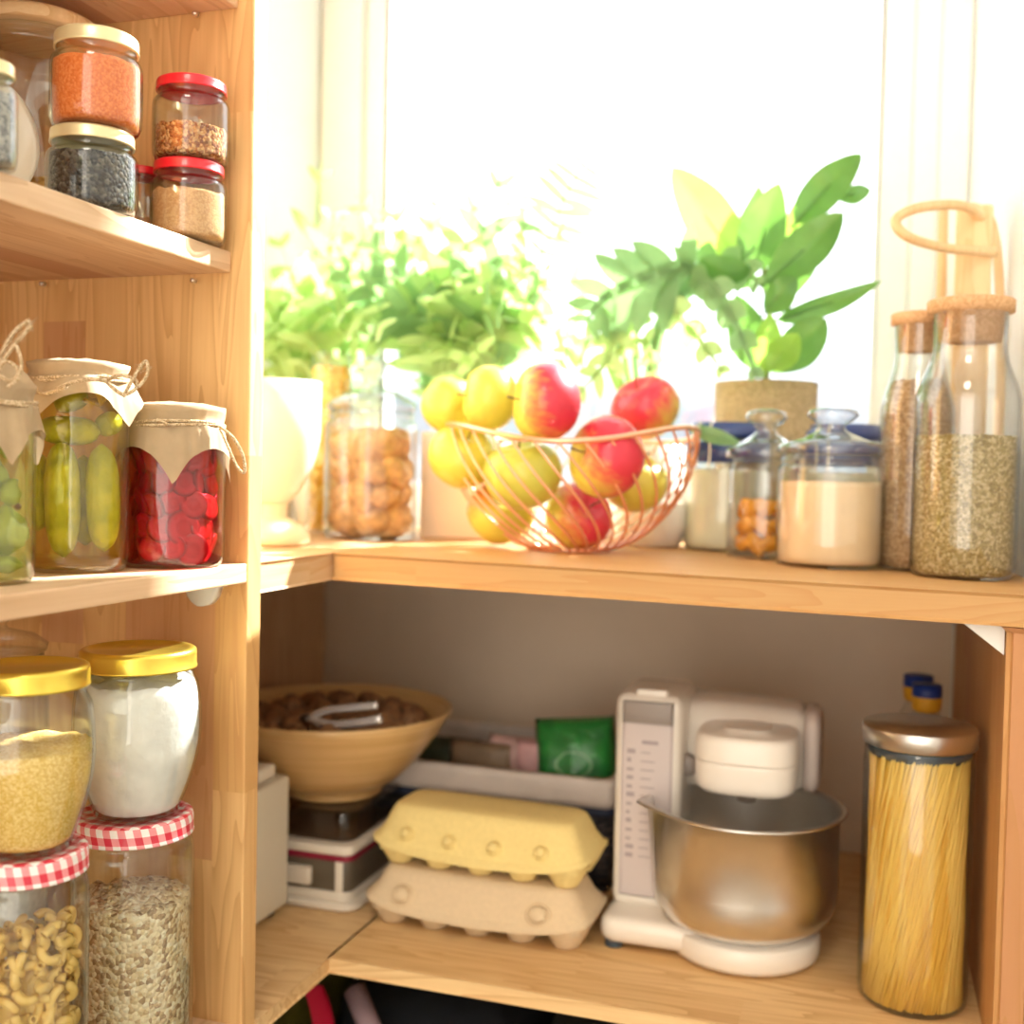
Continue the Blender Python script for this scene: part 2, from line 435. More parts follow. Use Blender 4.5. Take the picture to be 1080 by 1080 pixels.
# ------------------------------------------------------------------ jars
def outline(r, h, nr, nh, foot=.92, sh=.18, bulge=0):
    """outside of a jar: radius r, height h, neck radius nr, neck height nh"""
    P = [(0, 0), (r * foot * .9, 0), (r * foot, .001), (r * .985, .006), (r, .013)]
    hb = h - nh
    if bulge:
        P = [(0, 0), (r * .62, 0), (r * .66, .001)]
        for i in range(1, 15):
            t = i / 15; P.append((r * (.66 + .34 * sin(pi * (t ** .9) * .60) ** .9) if t < .8 else r * (1 - (t - .8) * .3), hb * t))
        P = [(a, z) for a, z in P]
        P = [(0, 0), (r * .60, 0)] + [(r * (.64 + .36 * sin(pi / 2 * min(1, t / .62)) if t < .62 else nr / r + (1 - nr / r) * sqrt(max(0, 1 - ((t - .62) / .38) ** 2))), hb * t) for t in [i / 16 for i in range(17)]]
    else:
        s0 = hb * (1 - sh)
        P += [(r, s0)] + [(nr + (r - nr) * cos(t * pi / 2), s0 + hb * sh * sin(t * pi / 2)) for t in (.25, .5, .75, 1)]
    P += [(nr, h - nh * .66), (nr * 1.045, h - nh * .60), (nr * 1.045, h - nh * .5), (nr, h - nh * .42), (nr, h)]
    return P
def glass_body(mb, P, t, n=44):
    inner = [(max(r - t, 0), max(z, t * 1.6)) for r, z in P if z > t]
    inner = [(0, t * 1.6), (inner[0][0], t * 1.6)] + inner
    mb.lathe(P + list(reversed(inner)), n=n)
def rad_at(P, z):
    for (r0, z0), (r1, z1) in zip(P, P[1:]):
        if z0 <= z <= z1 and z1 > z0: return r0 + (r1 - r0) * (z - z0) / (z1 - z0)
    return P[-1][0]
def filler(P, t, z1, bump=.002, n=44, z0=None, cap=.0, shape=None, seed=0, side=0):
    """content filling a jar of outline P up to z1, with an uneven top"""
    b = MB(); z0 = t * 1.6 + .0006 if z0 is None else z0
    pr = [(0, z0), (rad_at(P, z0 + .002) * .9 - t, z0)]
    k = 26 if side else 14
    for i in range(k + 1):
        z = z0 + .002 + (z1 - z0 - .002) * i / k; pr.append((rad_at(P, z) - t - .0007 - side, z))
    R = pr[-1][0]
    for q in (.9, .75, .55, .35, .15, 0): pr.append((R * q, z1 + cap * (1 - q)))
    def wob(r, z, a):
        zz = z
        if z > z1 - .003: zz = z + bump * noise.noise(Vector((r * cos(a) * 120, r * sin(a) * 120, seed)))
        rr = r
        if side and r > 0: rr = r + side * noise.noise(Vector((r * cos(a) * 160, r * sin(a) * 160, z * 160 + seed)))
        return rr, zz
    b.lathe(pr, n=n if not side else 72, wob=wob); return b
def screw_lid(name, r, h, mat, parent, z, **k):
    b = MB(); b.lathe([(r - .0015, 0), (r, 0), (r, .0015), (r * .99, .002), (r * .99, h * .75), (r * .975, h * .92), (r * .93, h), (r * .84, h), (r * .82, h * .93), (0, h * .93)], n=48)
    return b.obj(name, mat, parent, (0, 0, z), **k)

def jar(label, pos, r, h, lidm, lidh, fill, fm, fname, flabel, fcat, group=None, nr=.86, nh=None, bump=.002, t=.0016, lidr=None, bulge=0, cap=0, side=0, cat='jar', gl=None, sh=.14, name='glass_jar', lname='lid', foot=.92):
    nh = nh or lidh + .004
    j = thing(name, label, cat, pos, group)
    P = outline(r, h - .0015, r * nr, nh, bulge=bulge, sh=sh, foot=foot)
    b = MB(); glass_body(b, P, t); b.obj('jar_body', gl or G, j)
    if lidm: screw_lid(lname, lidr or r * nr * 1.07, lidh, lidm, j, h - lidh)
    if fill:
        f = filler(P, t, fill, bump, cap=cap, side=side, seed=r * 1000 + h * 77)
        o = f.obj(fname, fm, None, pos); tag(o, flabel, fcat, kind='stuff')
    return j, P
def px_r(px, py, Y, w): return w / 2 * depth(at(px, py, Y)) / FPX

ZU, ZM, ZL = .190, -.0842, -.4985
# --- upper shelf
Y = .73; c = at(97, 214, Y); r = px_r(97, 180, Y, 93)
z1 = at(97, 131, Y - .02).z; pos = Vector((c.x, Y, ZU))
jar('small jar of black peppercorns with pale gold lid, under the jar of orange lentils', pos, r, z1 - ZU, PALEGOLD, .010, (z1 - ZU) * .69,
    speckle('peppercorns', [(.035, .03, .028), (.06, .05, .045), (.02, .018, .018), (.10, .085, .07), (.16, .14, .11)], 330, .6, 1, .003), 'peppercorns', 'black peppercorns filling the small jar on the upper shelf', 'peppercorns', 'small gold lidded jars', side=.0006)
z2 = at(102, 28, Y - .02).z; c2 = at(102, 80, Y)
jar('small jar of ground orange lentils with gold lid, stacked on the peppercorn jar', Vector((c2.x, Y, z1 + .0005)), r, z2 - z1, PALEGOLD, .011, (z2 - z1) * .70,
    speckle('orange_powder', [(.80, .20, .045), (.86, .26, .07), (.74, .16, .03)], 700, .9, .4, .001), 'orange_lentils', 'orange lentil powder in the topmost gold lidded jar', 'lentils', 'small gold lidded jars', cap=.003)
Y = .845; r = .0318; c = at(201, 215, Y); za = at(203, 167, Y - .02).z; zb2 = at(204, 80, Y - .02).z
jar('small jar of light brown powder with red lid, lower of the red lidded pair', Vector((c.x, Y - .003, ZU)), r, za - ZU, REDLID, .009, (za - ZU) * .62,
    speckle('brown_powder', [(.62, .34, .15), (.70, .42, .2)], 600, .9, .4, .001), 'brown_powder', 'light brown powder in the lower red lidded jar', 'spice powder', 'small red lidded jars')
c = at(204, 125, Y)
jar('small jar of brown spice flakes with red lid, upper of the red lidded pair', Vector((c.x, Y - .003, za + .0005)), r, zb2 - za, REDLID, .009, (zb2 - za) * .42,
    speckle('spice_flakes', [(.45, .17, .05), (.62, .30, .10), (.33, .10, .03), (.72, .42, .18)], 380, .9, 1, .003), 'spice_flakes', 'reddish brown flakes in the upper red lidded jar', 'spice', 'small red lidded jars', side=.0006)
pos = Vector((-.628, .856, ZU))
jar('tiny jar with red lid squeezed between the peppercorn jar and the red lidded pair', pos, .021, at(150, 177, .85).z - ZU, REDLID, .007, .025, speckle('brown_powder', [(.6, .34, .15)], 500), 'brown_seeds', 'tan seeds in the tiny jar behind', 'seeds', 'small red lidded jars')
# big jar with wooden lid
Y = .822; c = at(38, 100, Y); r = .052; zt = at(40, 18, Y - .04).z
jb, P = jar('large glass jar with a flat wooden lid, at the back left of the upper shelf', Vector((c.x, Y, ZU)), r, zt - ZU, None, .01, .05,
    speckle('yellow_pasta', [(.85, .52, .12), (.92, .62, .2), (.7, .38, .08)], 90, .6, 1, .006), 'pasta_shells', 'yellow pasta in the large jar with wooden lid', 'pasta', nr=.93, t=.002, side=.003)
b = MB(); b.lathe([(0, 0), (r * .99, 0), (r * 1.02, .002), (r * 1.02, .010), (r * .98, .013), (0, .013)]); b.lathe([(.009, .013), (.007, .018), (.012, .024), (.010, .029), (0, .030)], (-.006, 0, 0), 20)
b.obj('wooden_lid', wood('pale_lid_wood', 0, (.74, .52, .28), (.8, .6, .36), stave=.5, red=0), jb, (0, 0, zt - ZU + .0005))
# cream plate leaning
Y = .70
pc = at(-42, 116, Y); R = 76 * depth(pc) / FPX
b = MB(); b.lathe([(0, 0), (R * .72, 0), (R * .97, .012), (R, .014), (R * .985, .017), (R * .93, .013), (R * .70, .005), (0, .004)], n=56)
o = b.obj('plate', plain('cream_glazed_plate', (.84, .78, .62), .3, coat=.4), None, (pc.x, pc.y, ZU + R * .992 + .003)); o.rotation_euler = (radians(84), 0, radians(66))
tag(o, 'cream round plate standing on edge at the left end of the upper shelf', 'plate')
Y = .60; c = at(-10, 120, Y); r = .0185; zt = at(-5, 66, Y).z
jar('narrow gold lidded jar cut by the left picture edge on the upper shelf', Vector((c.x - .003, Y, ZU)), r, zt - ZU, PALEGOLD, .009, (zt - ZU) * .7,
    speckle('grey_seeds', [(.35, .34, .33), (.5, .48, .45), (.2, .2, .2)], 400), 'grey_seeds', 'grey seeds in the narrow gold lidded jar', 'seeds', 'small gold lidded jars')

# --- middle shelf: preserves under paper
def paper_cover(j, r, z, skirt, seed, corner=.3, rot=0, flare=.25, top=.004):
    """a square of paper folded over the lid; the skirt hangs deepest at its corners"""
    b = MB(); nA, V, F = 96, [], []
    rows = []
    for q in (0, .3, .6, .85, .97): rows.append(('t', q))
    for q in [i / 9 for i in range(10)]: rows.append(('s', q))
    for kind, q in rows:
        for i in range(nA):
            a = 2 * pi * i / nA
            half = (skirt + r) / 1.414
            L = min(half / max(abs(cos(a - rot)), abs(sin(a - rot))) - r, skirt * .97)
            nz = noise.noise(Vector((cos(a) * 2.2, sin(a) * 2.2, seed)))
            cr_ = noise.noise(Vector((cos(a) * 7, sin(a) * 7, seed + 5)))
            if kind == 't':
                rr = r * q; zz = z + top * (1 - q ** 3) + .0012 * noise.noise(Vector((rr * cos(a) * 90, rr * sin(a) * 90, seed)))
            else:
                zz = z - L * q
                pinch = math.exp(-((q - .28) / .13) ** 2)
                rr = r * 1.0 + .0012 - .0025 * pinch + max(0, q - .3) ** 1.2 * L * flare * (1 + 1.6 * nz) + .0022 * cr_ * min(1, q * 2)
            V.append((rr * cos(a), rr * sin(a), zz))
    m = len(rows)
    for k in range(m - 1):
        for i in range(nA): F.append((k * nA + i, k * nA + (i + 1) % nA, (k + 1) * nA + (i + 1) % nA, (k + 1) * nA + i))
    b.add(V, F); return b.obj('paper_cover', PAPER, j)
def twine_ring(b, r, z, th=.0013, turns=2, seed=0):
    for k in range(turns):
        b.tube([((r + .0006 * sin(5 * a + seed)) * cos(a), (r + .0006 * sin(5 * a + seed)) * sin(a), z + k * th * 1.7 + .0012 * sin(2 * a + seed + k)) for a in [2 * pi * i / 60 for i in range(60)]], th, 7, closed=True)
def world_off(j, pts): return [Vector(p) - Vector(j.location) for p in pts]

# radish jar
Y = .826; c = at(182, 560, Y); r = px_r(182, 540, Y, 107); zt = at(182, 428, Y - .02).z; H = zt - ZM
LIQR = liquid('beet_red_brine', (.88, .26, .32), (.45, .01, .04), .10)
jr, PR = jar('jar of pickled red radish slices under brown paper tied with twine', Vector((c.x, Y, ZM)), r, H - .002, PALEGOLD, .012, H * .80, LIQR, 'red_brine', 'red brine in the jar of radishes', 'brine', 'paper covered preserving jars', nr=.88)
CR = jr.location.copy()
pc = paper_cover(jr, r * .97, H, .066, 3, .58, atan2(-CR.y, -CR.x) - radians(45), .12)
b = MB(); twine_ring(b, r * .985, H - .016, turns=2, seed=2)
q = lambda px, py, Yq: at(px, py, Yq)
b.tube(world_off(jr, crv([q(232, 450, .82), q(246, 462, .815), q(256, 480, .82), q(258, 498, .82), q(250, 492, .82), q(240, 470, .82), q(232, 452, .82)])), .0013, 6)
b.tube(world_off(jr, crv([q(136, 450, .80), q(128, 480, .795), q(133, 505, .80), q(137, 520, .80)])), .0014, 6)
b.tube(world_off(jr, crv([q(142, 446, .80), q(160, 440, .79), q(178, 448, .785)])), .0012, 6)
b.obj('twine', TWINE, jr)
RK = NT('radish_flesh'); rl_ = RK.n('ShaderNodeVectorMath'); rl_.operation = 'LENGTH'; RK.l(RK.coord(), rl_.inputs[0])
RK.bsdf(RK.ramp(RK.math('MULTIPLY', rl_.outputs['Value'], 74), [(.0, (.80, .14, .12)), (.45, (.62, .04, .06)), (.55, (.78, .13, .13)), (.80, (.66, .04, .07)), (1, (.25, .002, .02))]), .3, coat=.5, trans=.15)
RAD = RK.m
b = MB(); b.lathe([(0, -.0026), (.0105, -.0026), (.0128, -.0018), (.0135, 0), (.0128, .0018), (.0105, .0026), (.004, .0022), (0, .002)], n=24)
proto = b.obj('radish_slice', RAD, None)
rng = random.Random(4); cnt = 0
va = atan2(-CR.y, -CR.x)
for row in range(6):
    for kx in range(7):
        a = va + radians(-96 + kx * 32 + (16 if row % 2 else 0)); zz = ZM + .016 + row * .0185 + rng.uniform(-.002, .002)
        if zz > ZM + H * .80 - .008: continue
        rr = r - .0115 - rng.uniform(0, .004)
        rot = Matrix.Rotation(a, 4, 'Z') @ Matrix.Rotation(pi / 2 + rng.uniform(-.38, .38), 4, 'Y') @ Matrix.Rotation(rng.uniform(-.4, .4), 4, 'X')
        o = proto if cnt == 0 else proto.copy()
        if cnt: COL.objects.link(o)
        o.location = (CR.x + rr * cos(a), CR.y + rr * sin(a), zz); o.rotation_euler = rot.to_euler()
        s_ = rng.uniform(.8, 1.1); o.scale = (s_, s_, s_); cnt += 1
        tag(o, 'red radish slice packed in brine in the paper covered jar', 'radish slice', 'radish slices in the red jar')
# pickle jar
Y = .750; c = at(82, 560, Y); r = px_r(82, 520, Y, 103); zt = at(78, 382, Y - .02).z; H = zt - ZM
LIQG = liquid('golden_green_brine', (.98, .92, .48), (.80, .52, .08), .08)
jp, PP = jar('jar of whole pickled cucumbers under brown paper tied with a twine bow', Vector((c.x, Y, ZM)), r, H - .002, PALEGOLD, .012, H * .86, LIQG, 'green_brine', 'cloudy golden brine around the pickled cucumbers', 'brine', 'paper covered preserving jars', nr=.88)
CP = jp.location.copy()
paper_cover(jp, r * .97, H, .050, 9, .50, atan2(-CP.y, -CP.x) + radians(6), .50)
b = MB(); twine_ring(b, r * .99, H - .014, seed=1)
b.tube(world_off(jp, crv([q(112, 402, .72), q(125, 396, .71), q(142, 400, .715), q(143, 410, .715), q(130, 416, .71), q(118, 408, .715), q(112, 402, .72)])), .0014, 6)
b.tube(world_off(jp, crv([q(130, 418, .71), q(140, 400, .71), q(150, 384, .715), q(155, 382, .715), q(155, 396, .715), q(146, 408, .71)])), .0013, 6)
b.tube(world_off(jp, crv([q(60, 410, .70), q(80, 402, .695), q(100, 400, .70), q(112, 402, .71)])), .0015, 6)
b.tube(world_off(jp, crv([q(36, 412, .71), q(50, 415, .70), q(70, 408, .695)])), .0015, 6)
for k in range(16):
    s0 = q(149 + random.uniform(-4, 5), 386 + random.uniform(-3, 6), .715); b.tube(world_off(jp, [s0, s0 + Vector((random.uniform(-.004, .006), 0, random.uniform(-.003, .005)))]), .00025, 4)
b.obj('twine', TWINE, jp)
CUC = NT('pickled_cucumber_skin'); cc = CUC.coord()
n1 = CUC.noise(cc, 60, 3); v1 = CUC.n('ShaderNodeTexVoronoi'); v1.inputs['Scale'].default_value = 260; CUC.l(cc, v1.inputs['Vector'])
colr = CUC.ramp(n1, [(.3, (.36, .40, .03)), (.6, (.60, .60, .06)), (.8, (.74, .70, .16))])
CUC.bsdf(colr, .35, 0, .5, .3, v1.outputs['Distance'], .5, .001, .15)
CUC = CUC.m
def cucumber(p0, p1, rad, first=None, lab=''):
    p0, p1 = Vector(p0), Vector(p1); L = (p1 - p0).length
    b = MB(); n = 14
    pts = [(0, 0, 0 + L * i / n) for i in range(n + 1)]
    rr = [max(.0008, rad * (1 - abs(2 * i / n - 1) ** 3.2) ** .55) for i in range(n + 1)]
    pts = [(.004 * sin(pi * i / n), 0, L * i / n) for i in range(n + 1)]
    b.tube(pts, rr, 16)
    o = b.obj('pickled_cucumber', CUC, None, p0); o.rotation_euler = (p1 - p0).to_track_quat('Z', 'Y').to_euler()
    return o
def inj(px, py, k):   # point inside the pickle jar seen at px, py, k of the radius in front of its axis
    h = Vector((CP.x, CP.y, 0)).normalized(); d = ray(px, py); s = (CP - h * (r * k)).dot(h) / d.dot(h); return d * s
specs = [((67, 588), (65, 464), 20, .26, 'upright pickled cucumber at the left front of the pickle jar'),
         ((110, 582), (107, 468), 19, .26, 'upright pickled cucumber at the right front of the pickle jar'),
         ((38, 452), (106, 456), 17, .30, 'pickled cucumber lying across the others in the pickle jar'),
         ((40, 560), (42, 478), 15, -.1, 'pickled cucumber at the far left of the pickle jar'),
         ((90, 575), (88, 480), 19, -.45, 'pickled cucumber at the rear of the pickle jar'),
         ((104, 452), (126, 442), 14, .2, 'pale pickled cucumber end at the top right of the pickle jar'),
         ((58, 428), (92, 416), 13, .3, 'dark pickled cucumber just under the paper of the pickle jar')]
for a, b_, w, k, lab in specs:
    pa, pb = inj(*a, k), inj(*b_, k)
    o = cucumber(pa, pb, w * .9 * depth(pa) / FPX); tag(o, lab, 'pickle', 'pickled cucumbers')
b = MB(); p = inj(106, 428, .35)
for k in range(14):
    d = Vector((random.uniform(-1, 1), random.uniform(-1, 1), random.uniform(.2, 1))).normalized() * .014
    b.tube([p, p + d * .6, p + d], [.0008, .0014, .0022], 5)
tag(b.obj('dill_flower', plain('dill_yellow', (.75, .50, .03), .6, trans=.3)), 'yellow dill umbel under the lid of the pickle jar', 'herb')
# left jar, cut by the frame
Y = .64; c = at(-20, 560, Y); r = px_r(-20, 540, Y, 107); zt = at(-10, 405, Y).z; H = zt - ZM
LIQP = liquid('pale_green_brine', (.95, .96, .66), (.65, .66, .25), .14)
jl, PL = jar('tall jar of pale green pickles at the left picture edge, paper top tied with twine', Vector((c.x, Y, ZM)), r, H - .002, PALEGOLD, .012, H * .84, LIQP, 'pale_brine', 'pale green brine in the jar at the left edge', 'brine', 'paper covered preserving jars', nr=.88)
paper_cover(jl, r * .97, H, .058, 21, .45, radians(-20) - pi / 4, .18, top=.02)
b = MB(); twine_ring(b, r * .99, H - .014, seed=4)
ql = lambda px, py, Yq=.615: at(px, py, Yq)
b.tube(world_off(jl, crv([ql(-6, 400), ql(6, 376), ql(20, 358), ql(33, 343)])), .0014, 6)
b.tube(world_off(jl, crv([ql(-10, 398), ql(2, 372), ql(15, 350), ql(30, 338)])), .0014, 6)
b.tube(world_off(jl, crv([ql(-4, 392), ql(14, 366), ql(20, 372), ql(22, 390), ql(12, 402), ql(0, 396)])), .0013, 6)
b.tube(world_off(jl, crv([ql(0, 380), ql(14, 384), ql(20, 398), ql(8, 408)])), .0012, 6)
for k in range(46):
    s0 = ql(random.uniform(8, 36), 0); t_ = random.random(); s0 = ql(4 + 30 * t_, 372 - 32 * t_)
    b.tube(world_off(jl, [s0, s0 + Vector((random.uniform(-.003, .005), random.uniform(-.002, .002), random.uniform(-.004, .006)))]), .0002, 4)
b.obj('twine', TWINE, jl)
CL = jl.location.copy(); rl = r
PG = plain('pale_pickle_flesh', (.52, .58, .16), .4, coat=.3, var=.2, scale=70, trans=.3)
for k, (px, py, w, h_) in enumerate([(12, 470, 30, 26), (-8, 500, 36, 30), (5, 560, 60, 50), (14, 520, 26, 30), (-20, 450, 30, 24), (-30, 560, 40, 44), (2, 595, 50, 16)]):
    h = Vector((CL.x, CL.y, 0)).normalized(); d = ray(px, py); s = (CL - h * (rl * .4)).dot(h) / d.dot(h); p = d * s
    v = p - CL; v.z = 0
    if v.length > rl * .62: v *= rl * .62 / v.length; p = Vector((CL.x + v.x, CL.y + v.y, p.z))
    sc = depth(p) / FPX / 2 * .85
    b = MB(); b.blob((0, 0, 0), 1, (min(w * sc, .017), min(w * sc, .012), h_ * sc * 1.15), 18, .45, 1.6, k)
    o = b.obj('pickle_chunk', PG, None, p)
    tag(o, 'pale green pickle chunk in the jar at the left picture edge', 'pickle', 'pale pickle chunks')
b = MB(); b.blob((0, 0, 0), .0022, n=10); p = ql(22, 528, .605); tag(b.obj('allspice_berry', plain('allspice', (.12, .07, .03), .6), None, CL + (p - CL) * .93), 'dark allspice berry floating in the pale green pickle jar', 'spice')

# --- lower left: stacked storage jars
YO = .79; c = at(140, 960, YO); r = px_r(140, 950, YO, 124); zg = at(140, 853, YO).z - .002; H = zg - ZL
OATS = speckle('rolled_oats', [(.84, .70, .46), (.66, .48, .27), (.92, .82, .60), (.46, .31, .17), (.80, .64, .38), (.90, .76, .50)], 270, .9, 1, .003)
jo, PO = jar('tall jar of rolled oats with red gingham lid, under the flour jar', Vector((c.x, YO, ZL)), r, H, gingham(), .017, at(140, 968, YO - .04).z - ZL, OATS, 'rolled_oats', 'rolled oats heaped in the tall gingham lidded jar', 'oats', 'gingham lidded jars', nr=.93, side=.0012, bump=.006, cap=.008, sh=.08)
c2 = at(145, 780, YO); r2 = px_r(145, 770, YO, 131); zt = at(137, 688, YO).z + .004
FL = plain('white_flour', (.86, .84, .80), .9, var=.10, scale=60, bs=.6, bd=.003)
jf, PF = jar('rounded jar of white flour with gold lid, stacked on the oats jar', Vector((c2.x, YO, zg + .0008)), r2, zt - zg, GOLD, .016, (zt - zg) * .80, FL, 'flour', 'white flour filling the rounded jar', 'flour', 'rounded gold lidded jars', nr=.86, bulge=1, bump=.006)
YS = .655; c = at(28, 1000, YS); r = px_r(28, 1000, YS, 124); zg2 = at(30, 893, YS).z; H = zg2 - ZL
jm, PM = jar('tall jar of elbow macaroni with red gingham lid at the left picture edge', Vector((c.x, YS, ZL)), r, H, gingham(), .017, None, None, '', '', '', 'gingham lidded jars', nr=.93, sh=.08)
CM = jm.location.copy(); rm = r
c2 = at(30, 800, YS); r2 = px_r(30, 790, YS, 134); zt = at(30, 706, YS).z + .003
SEM = speckle('yellow_semolina', [(.84, .58, .17), (.92, .68, .26), (.76, .48, .10)], 800, .9, .5, .001)
jar('rounded jar of yellow semolina with gold lid, stacked on the macaroni jar', Vector((c2.x, YS, zg2 + .0008)), r2, zt - zg2, GOLD, .015, (zt - zg2) * .56, SEM, 'semolina', 'yellow semolina in the rounded jar at the left edge', 'semolina', 'rounded gold lidded jars', nr=.86, bulge=1, bump=.003)
# macaroni
b = MB()
arc = [(.0085 * cos(a), 0, .0085 * sin(a)) for a in [radians(-20 + 150 * i / 9) for i in range(10)]]
n = 12; V = []; F = []
for rad in (.0040, .0024):
    for i, pnt in enumerate(arc):
        a = radians(-20 + 150 * i / 9)
        for k in range(n):
            t = 2 * pi * k / n; V.append(((.0085 + rad * cos(t)) * cos(a), rad * sin(t), (.0085 + rad * cos(t)) * sin(a)))
for s_ in (0, 1):
    for i in range(9):
        for k in range(n): F.append((s_ * 120 + i * n + k, s_ * 120 + i * n + (k + 1) % n, s_ * 120 + (i + 1) * n + (k + 1) % n, s_ * 120 + (i + 1) * n + k))
for i in (0, 9):
    for k in range(n): F.append((i * n + k, i * n + (k + 1) % n, 120 + i * n + (k + 1) % n, 120 + i * n + k))
b.add(V, F)
MAC = plain('macaroni_yellow', (.90, .62, .18), .45, var=.08, coat=.15, trans=.15)
proto = b.obj('macaroni', MAC); cnt = 0; va = atan2(-CM.y, -CM.x); ztop = at(40, 985, YS - .03).z
for row in range(12):
    zz = ZL + .040 + row * .0115
    if zz > ztop: break
    for ring, num in ((0, 13), (1, 8)) + (((2, 5),) if zz > ztop - .018 else ()):
        for kx in range(num):
            a = va + radians(-105 + kx * (210 / (num - 1)) + rng.uniform(-5, 5) + (8 if row % 2 else 0)); rr = rm - .0145 - ring * .015
            if ring and row < 2: continue
            o = proto if cnt == 0 else proto.copy()
            if cnt: COL.objects.link(o)
            cnt += 1
            o.location = (CM.x + rr * cos(a), CM.y + rr * sin(a), zz + rng.uniform(-.003, .003)); o.rotation_euler = (rng.uniform(0, 6.3), rng.uniform(0, 6.3), rng.uniform(0, 6.3)); o.scale = (.80,) * 3
            tag(o, 'yellow elbow macaroni piece in the tall gingham lidded jar', 'macaroni', 'elbow macaroni in the tall jar')
b = MB(); b.lathe([(0, .004), (rm * .5, .004), (rm * .55, .02), (rm * .50, ztop - ZL - .040), (0, ztop - ZL - .030)], n=30, wob=lambda q_, z, a: (q_ * (1 + .2 * noise.noise(Vector((cos(a) * 3, sin(a) * 3, z * 60)))), z))
tag(b.obj('macaroni_heap', MAC, None, CM), 'inner heap of elbow macaroni filling the middle of the jar', 'macaroni', kind='stuff')
# glass jar behind
p = Vector((-.735, .80, ZL)); zt = at(15, 652, .80).z
jk, _ = jar('tall clear jar with glass lid behind the semolina jar', p, .046, zt - ZL - .03, None, .012, .20, plain('pale_grain', (.8, .76, .7), .9, var=.2, scale=200), 'pale_grain', 'pale grain in the clear jar behind the semolina', 'grain', nr=.9)
b = MB(); b.lathe([(0, 0), (.044, 0), (.045, .006), (.034, .014), (.012, .020), (.010, .024), (.016, .030), (0, .034)]); b.obj('glass_lid', GB, jk, (0, 0, zt - ZL - .030))

# ------------------------------------------------------------------ wire basket with apples
BC = Vector((-.345, 1.275, zs(-.345)))
bk = thing('wire_fruit_basket', 'copper wire fruit basket with a wavy rim on the window board', 'basket', BC)
GK = glass('solid_glass', (.95, .97, .99), (.30, .38, .46), 2.4, pw=1.8)
COP = plain('copper_wire', (.93, .50, .32), .28, .75, coat=.3)
def brim(a): return .133 + .006 * cos(2 * (a - radians(190)) ) + .005 * cos(3 * a + 1)
def bR(t): return .047 + .098 * sin(t * pi / 2) ** .85
b = MB(); b.tube([(.145 * cos(a), .145 * sin(a), brim(a)) for a in [2 * pi * i / 80 for i in range(80)]], .0030, 8, closed=True); b.obj('rim', COP, bk)
b = MB(); b.tube([(.047 * cos(a), .047 * sin(a), .0026) for a in [2 * pi * i / 48 for i in range(48)]], .0024, 8, closed=True); b.obj('foot_ring', COP, bk)
for k in range(34):
    a0 = 2 * pi * k / 34; pts = []
    for i in range(15):
        t = i / 14; a = a0 - .85 * t; pts.append((bR(t) * cos(a), bR(t) * sin(a), .003 + (brim(a) - .003) * (1 - cos(t * pi / 2)) ** .8 if False else .003 + (brim(a) - .003) * t ** 1.35))
    b = MB(); b.tube(pts, .0016, 6, caps=False); b.obj('wire', COP, bk)
Yl, Rd, Og = (.86, .74, .10), (.68, .035, .07), (.80, .22, .05)
AP = [((-.481, 1.233, .077), .032, 0, -1.2, 'yellow apple at the left edge of the heap above the basket rim', (0, 0, 1), (-70, 20, 60)),
      ((-.422, 1.206, .083), .036, 0, -.9, 'yellow apple on top of the heap left of the red and yellow one', (1, 0, 0), (85, 0, -62)),
      ((-.345, 1.168, .076), .0412, 1, .62, 'large apple on top of the heap, yellow left side and red right side', (1, 0, .25), (85, 0, -62)),
      ((-.457, 1.214, .017), .0385, 0, -1.0, 'yellow apple inside the basket at the left behind the wires', (0, 1, 0), (30, 20, 10)),
      ((-.378, 1.193, -.002), .0425, 0, -1.6, 'pale green yellow apple in the front middle of the basket', (0, 0, 1), (10, -10, 20)),
      ((-.421, 1.246, -.047), .0375, 2, .35, 'orange and yellow apple at the bottom left of the basket', (-.6, 0, .8), (40, 30, 0)),
      ((-.332, 1.258, -.048), .0385, 1, .55, 'red and yellow apple at the bottom middle of the basket', (.9, 0, .3), (60, 20, 40)),
      ((-.283, 1.193, .019), .0434, 1, .75, 'large dark red apple with yellow cheek at the front right of the basket', (.8, 0, .5), (80, 0, -50)),
      ((-.276, 1.355, .081), .041, 1, 1.1, 'red apple with a yellow patch topmost at the right of the heap', (-.7, -.2, .4), (30, -20, 0)),
      ((-.279, 1.309, -.007), .0387, 0, -.9, 'green yellow apple low at the right side inside the basket', (0, 0, 1), (15, 25, 0))]
